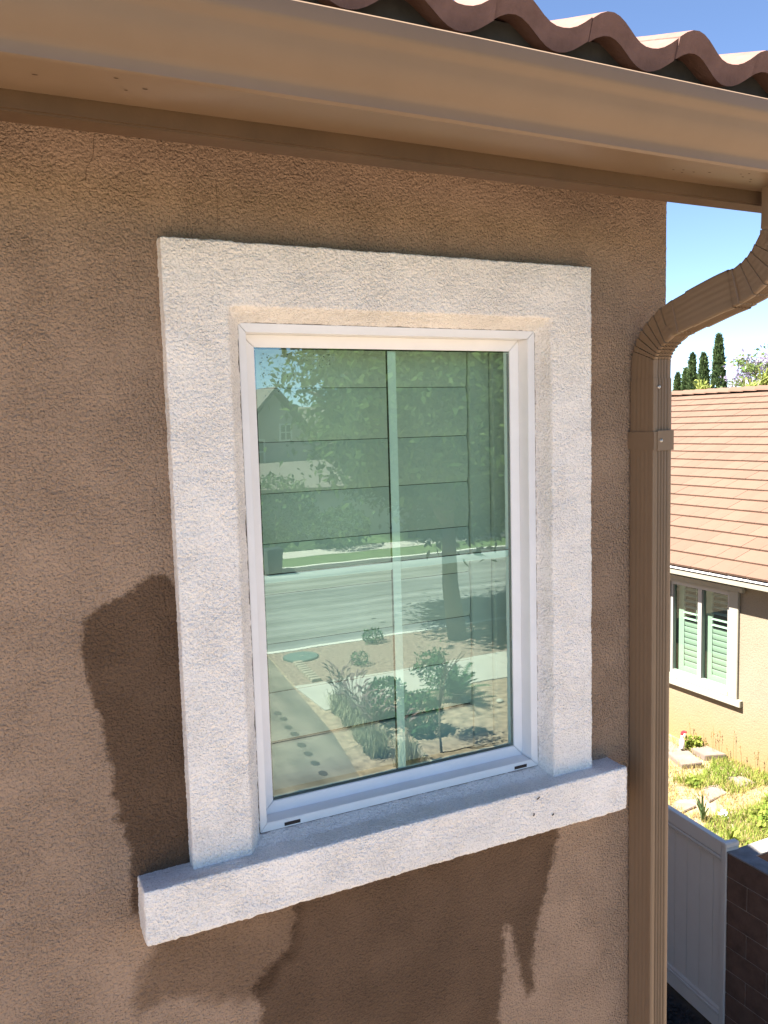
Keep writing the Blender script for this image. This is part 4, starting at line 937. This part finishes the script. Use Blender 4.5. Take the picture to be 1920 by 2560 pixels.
# wheelie bin at the far kerb
bn = empty('wheeled_bin', (9.15, -26.75, 0), 'dark wheeled rubbish bin at the far kerb, mirrored in the window', 'bin'); bm_ = mat('dark bin plastic', (.03, .035, .035), .5)
MB().add([(8.90, -26.98, -.10), (9.40, -26.98, -.10), (9.40, -26.5, -.10), (8.90, -26.5, -.10), (8.84, -27.03, .78), (9.46, -27.03, .78), (9.46, -26.44, .78), (8.84, -26.44, .78)], [(3, 2, 1, 0), (4, 5, 6, 7), (0, 1, 5, 4), (1, 2, 6, 5), (2, 3, 7, 6), (3, 0, 4, 7)]).build('body', bm_, bn)
link('lid', bevel(MB().box(8.81, 9.49, -27.06, -26.40, .7805, .86).mesh('lid'), .03, 3), bm_, bn)
for sx_ in (8.87, 9.43):
    o = MB().lathe([(.1, -.02), (.1, .02)], (0, 0, 0), 16).build('wheel', M['gasket'], bn); o.matrix_basis = Matrix.Translation((sx_, -27.02, -.04)) @ Matrix.Rotation(R(90), 4, 'Y')
# far house
fh = empty('far_house', (13, -40, 0), 'pale two storey gabled house across the street, mirrored in the window', 'house')
fwm = mat('pale far stucco', (.40, .385, .34), .9, .05, 2); frm_ = mat('grey far roof', (.12, .105, .095), .9, .2, 6)
hx0, hx1, hy0, hy1, hz, ha = 11.2, 15.0, -44.0, -37.6, 4.5, 6.85
hm = (hx0 + hx1)/2
MB().prism([(hx0, 0), (hx1, 0), (hx1, hz), (hm, ha), (hx0, hz)], 'y', hy0, hy1).build('wall', fwm, fh)
fr_ = MB().prism([(hx0 - .5, hz - .18), (hm, ha + .12), (hx1 + .5, hz - .18), (hx1 + .5, hz + .0), (hm, ha + .34), (hx0 - .5, hz + .0)], 'y', hy0 - .4, hy1 + .45).build('roof', frm_, fh)
MB().prism([(-45.5, 0), (-39.0, 0), (-39.0, 4.3), (-42.2, 6.0), (-45.5, 4.3)], 'x', 12.0, 25.0).build('wall', fwm, fh)
MB().prism([(-46.0, 4.1), (-42.2, 6.1), (-38.5, 4.1), (-38.5, 4.28), (-42.2, 6.3), (-46.0, 4.28)], 'x', 15.55, 25.5).build('roof', frm_, fh)
MB().box(9.0, 20.5, -37.58, -34.0, 0, 2.45).build('garage', fwm, fh)
MB().prism([(-33.5, 2.3), (-37.3, 3.35), (-37.3, 3.5), (-33.5, 2.46)], 'x', 8.6, 20.9).build('porch_roof', frm_, fh)
fgm = mat('far pane', (.04, .05, .05), .1, spec=.6); ftm = mat('far trim', (.72, .71, .68), .7)
for x, z, w_, h_ in ((11.75, 3.5, .75, 1.1), (13.4, 4.6, .5, .7)):
    wf = MB().box(x - .08, x + w_ + .08, hy1 + .001, hy1 + .05, z - .08, z).box(x - .08, x + w_ + .08, hy1 + .001, hy1 + .05, z + h_, z + h_ + .08).box(x - .08, x, hy1 + .001, hy1 + .05, z, z + h_).box(x + w_, x + w_ + .08, hy1 + .001, hy1 + .05, z, z + h_).box(x + w_/2 - .03, x + w_/2 + .03, hy1 + .03, hy1 + .048, z, z + h_).box(x, x + w_/2 - .03, hy1 + .03, hy1 + .048, z + h_/2 - .03, z + h_/2 + .03).box(x + w_/2 + .03, x + w_, hy1 + .03, hy1 + .048, z + h_/2 - .03, z + h_/2 + .03).build('window', ftm, fh)
    MB().box(x, x + w_, hy1 + .002, hy1 + .02, z, z + h_).build('pane', fgm, wf)
MB().box(13.2, 18.2, -33.99, -33.94, .02, 2.15).build('garage_door', mat('garage door', (.62, .60, .55), .6), fh)
print('tiles', tile_n, nt_)

# drips in a row on the driveway, rinse water beads on the pane
for i, (x, y) in enumerate(((4.31, -12.16), (4.30, -11.81), (4.23, -11.36), (4.21, -11.00), (4.14, -10.49), (4.10, -10.09), (4.05, -9.67), (4.01, -9.24))):
    poly('damp_spot', [(x + .07*math.cos(k*.785)*(1 + .3*noise.noise(Vector((i, k, 0)))), y + .11*math.sin(k*.785)*(1 + .3*noise.noise(Vector((k, i, 3)))), ) for k in range(8)], .0105, 'dampdrive')
wm_ = bpy.data.materials.new('water'); wm_.use_nodes = True; b_ = wm_.node_tree.nodes['Principled BSDF']; b_.inputs['Transmission Weight'].default_value = 1; b_.inputs['IOR'].default_value = 1.33; b_.inputs['Roughness'].default_value = 0; b_.inputs['Base Color'].default_value = (.9, .95, .95, 1)
dm = MB()
for i in range(420):
    u, v = rnd.random(), rnd.random()
    x = xg0 + .012 + .17*u**1.3; z = zgT - .012 - .10*v**1.2*(1.15 - u)
    r = rnd.uniform(.0007, .0019); c = L(x, yg, z); c.y -= .0003
    ring = [(r*math.cos(t*1.047)*.8, r*math.sin(t*1.047)*1.15) for t in range(6)]
    dm.add([(c.x + a, c.y, c.z + b) for a, b in ring] + [(c.x + a*.6, c.y - r*.45, c.z + b*.6) for a, b in ring] + [(c.x, c.y - r*.6, c.z)], [(k, (k+1) % 6, 6 + (k+1) % 6, 6 + k) for k in range(6)] + [(6 + k, 6 + (k+1) % 6, 12) for k in range(6)] + [(5, 4, 3, 2, 1, 0)])
tag(dm.build('water_beads', wm_, fix=False), 'beads of rinse water on the top left corner of the pane', 'water', kind='stuff')

# bits of twig stuck to the front of the sill
for i, (x, z, a, l, lab) in enumerate(((.803, -1.238, .6, .011, 'bent dark twig bit near the right end of the sill'), (.789, -1.275, 1.5, .009, 'short upright dark twig bit on the sill front'), (.845, -1.288, .7, .008, 'stubby dark twig bit nearest the right sill end'))):
    c = L(x, ys, z); c.y -= .0025; d_ = Vector((math.cos(a), 0, math.sin(a)))*l
    tag(MB().tube([c - d_*.5, c + Vector((.001, -.001, .001)), c + d_*.5], [.0016, .0019, .0012], 5).build('twig', M['gasket']), lab, 'twig', 'twig bits on the sill')

# hairline cracks in the stucco, specks of dirt under the gutter
for pts in ([(-.101, .171), (-.105, .135), (-.116, .117), (-.120, .093)], [(.119, .117), (.118, .066), (.117, .017)]):
    vs = []
    P_ = []
    for a, b in zip(pts[:-1], pts[1:]):
        for k in range(5): t = k/5; P_.append((a[0] + (b[0]-a[0])*t + .0016*noise.noise(Vector((k*3.1, a[1]*90, 0))), a[1] + (b[1]-a[1])*t))
    P_.append(pts[-1]); wd = .0006 if pts[0][0] < .0 else .0005
    for k, (x, z) in enumerate(P_):
        w_ = wd*(.5 + abs(noise.noise(Vector((k*1.3, 5, 0))))*1.4); q = L(x - w_, yw, z); r_ = L(x + w_, yw, z); q.y -= .0012; r_.y -= .0012; vs += [q, r_]
    MB().add(vs, [(2*k, 2*k+1, 2*k+3, 2*k+2) for k in range(len(P_)-1)]).build('crack', mat('crack shadow line', (.13, .085, .055), .95), house, fix=False)
SPECKS = ((.869, -.385), (.898, -.378), (.888, -.391), (.917, -.388), (.948, -.397), (1.015, -.411), (1.034, -.399), (1.028, -.419), (1.063, -.393), (1.076, -.380), (-.231, -.395), (-.135, -.422), (-.117, -.387), (-.094, -.400))
dmt = mat('dirt speck', (.06, .035, .02), .9)
for i, (x, y) in enumerate(SPECKS):
    c = L(x, y, .103); a = .003 + .002*rnd.random(); b = .0014 + .001*rnd.random()
    MB().add([(c.x + a*math.cos(k*.785), c.y + b*math.sin(k*.785), c.z - .0026) for k in range(8)], [tuple(range(8))]).build('dirt_speck', dmt, gut, fix=False)
# weathered sealant line round the vinyl frame
cm_ = mat('old sealant', (.20, .16, .13), .9, .6, 60)
w_ = .0011
for a in ((xv0 - w_, xv0, zvB, zvT), (xv1, xv1 + w_, zvB, zvT), (xv0, xv1, zvT, zvT + w_), (xv0, xv1, zvB - w_, zvB)):
    MB().box(sx(a[0]), sx(a[1]), sx(.0506), sx(.058), sz(a[2]), sz(a[3])).build('sealant', cm_, win)
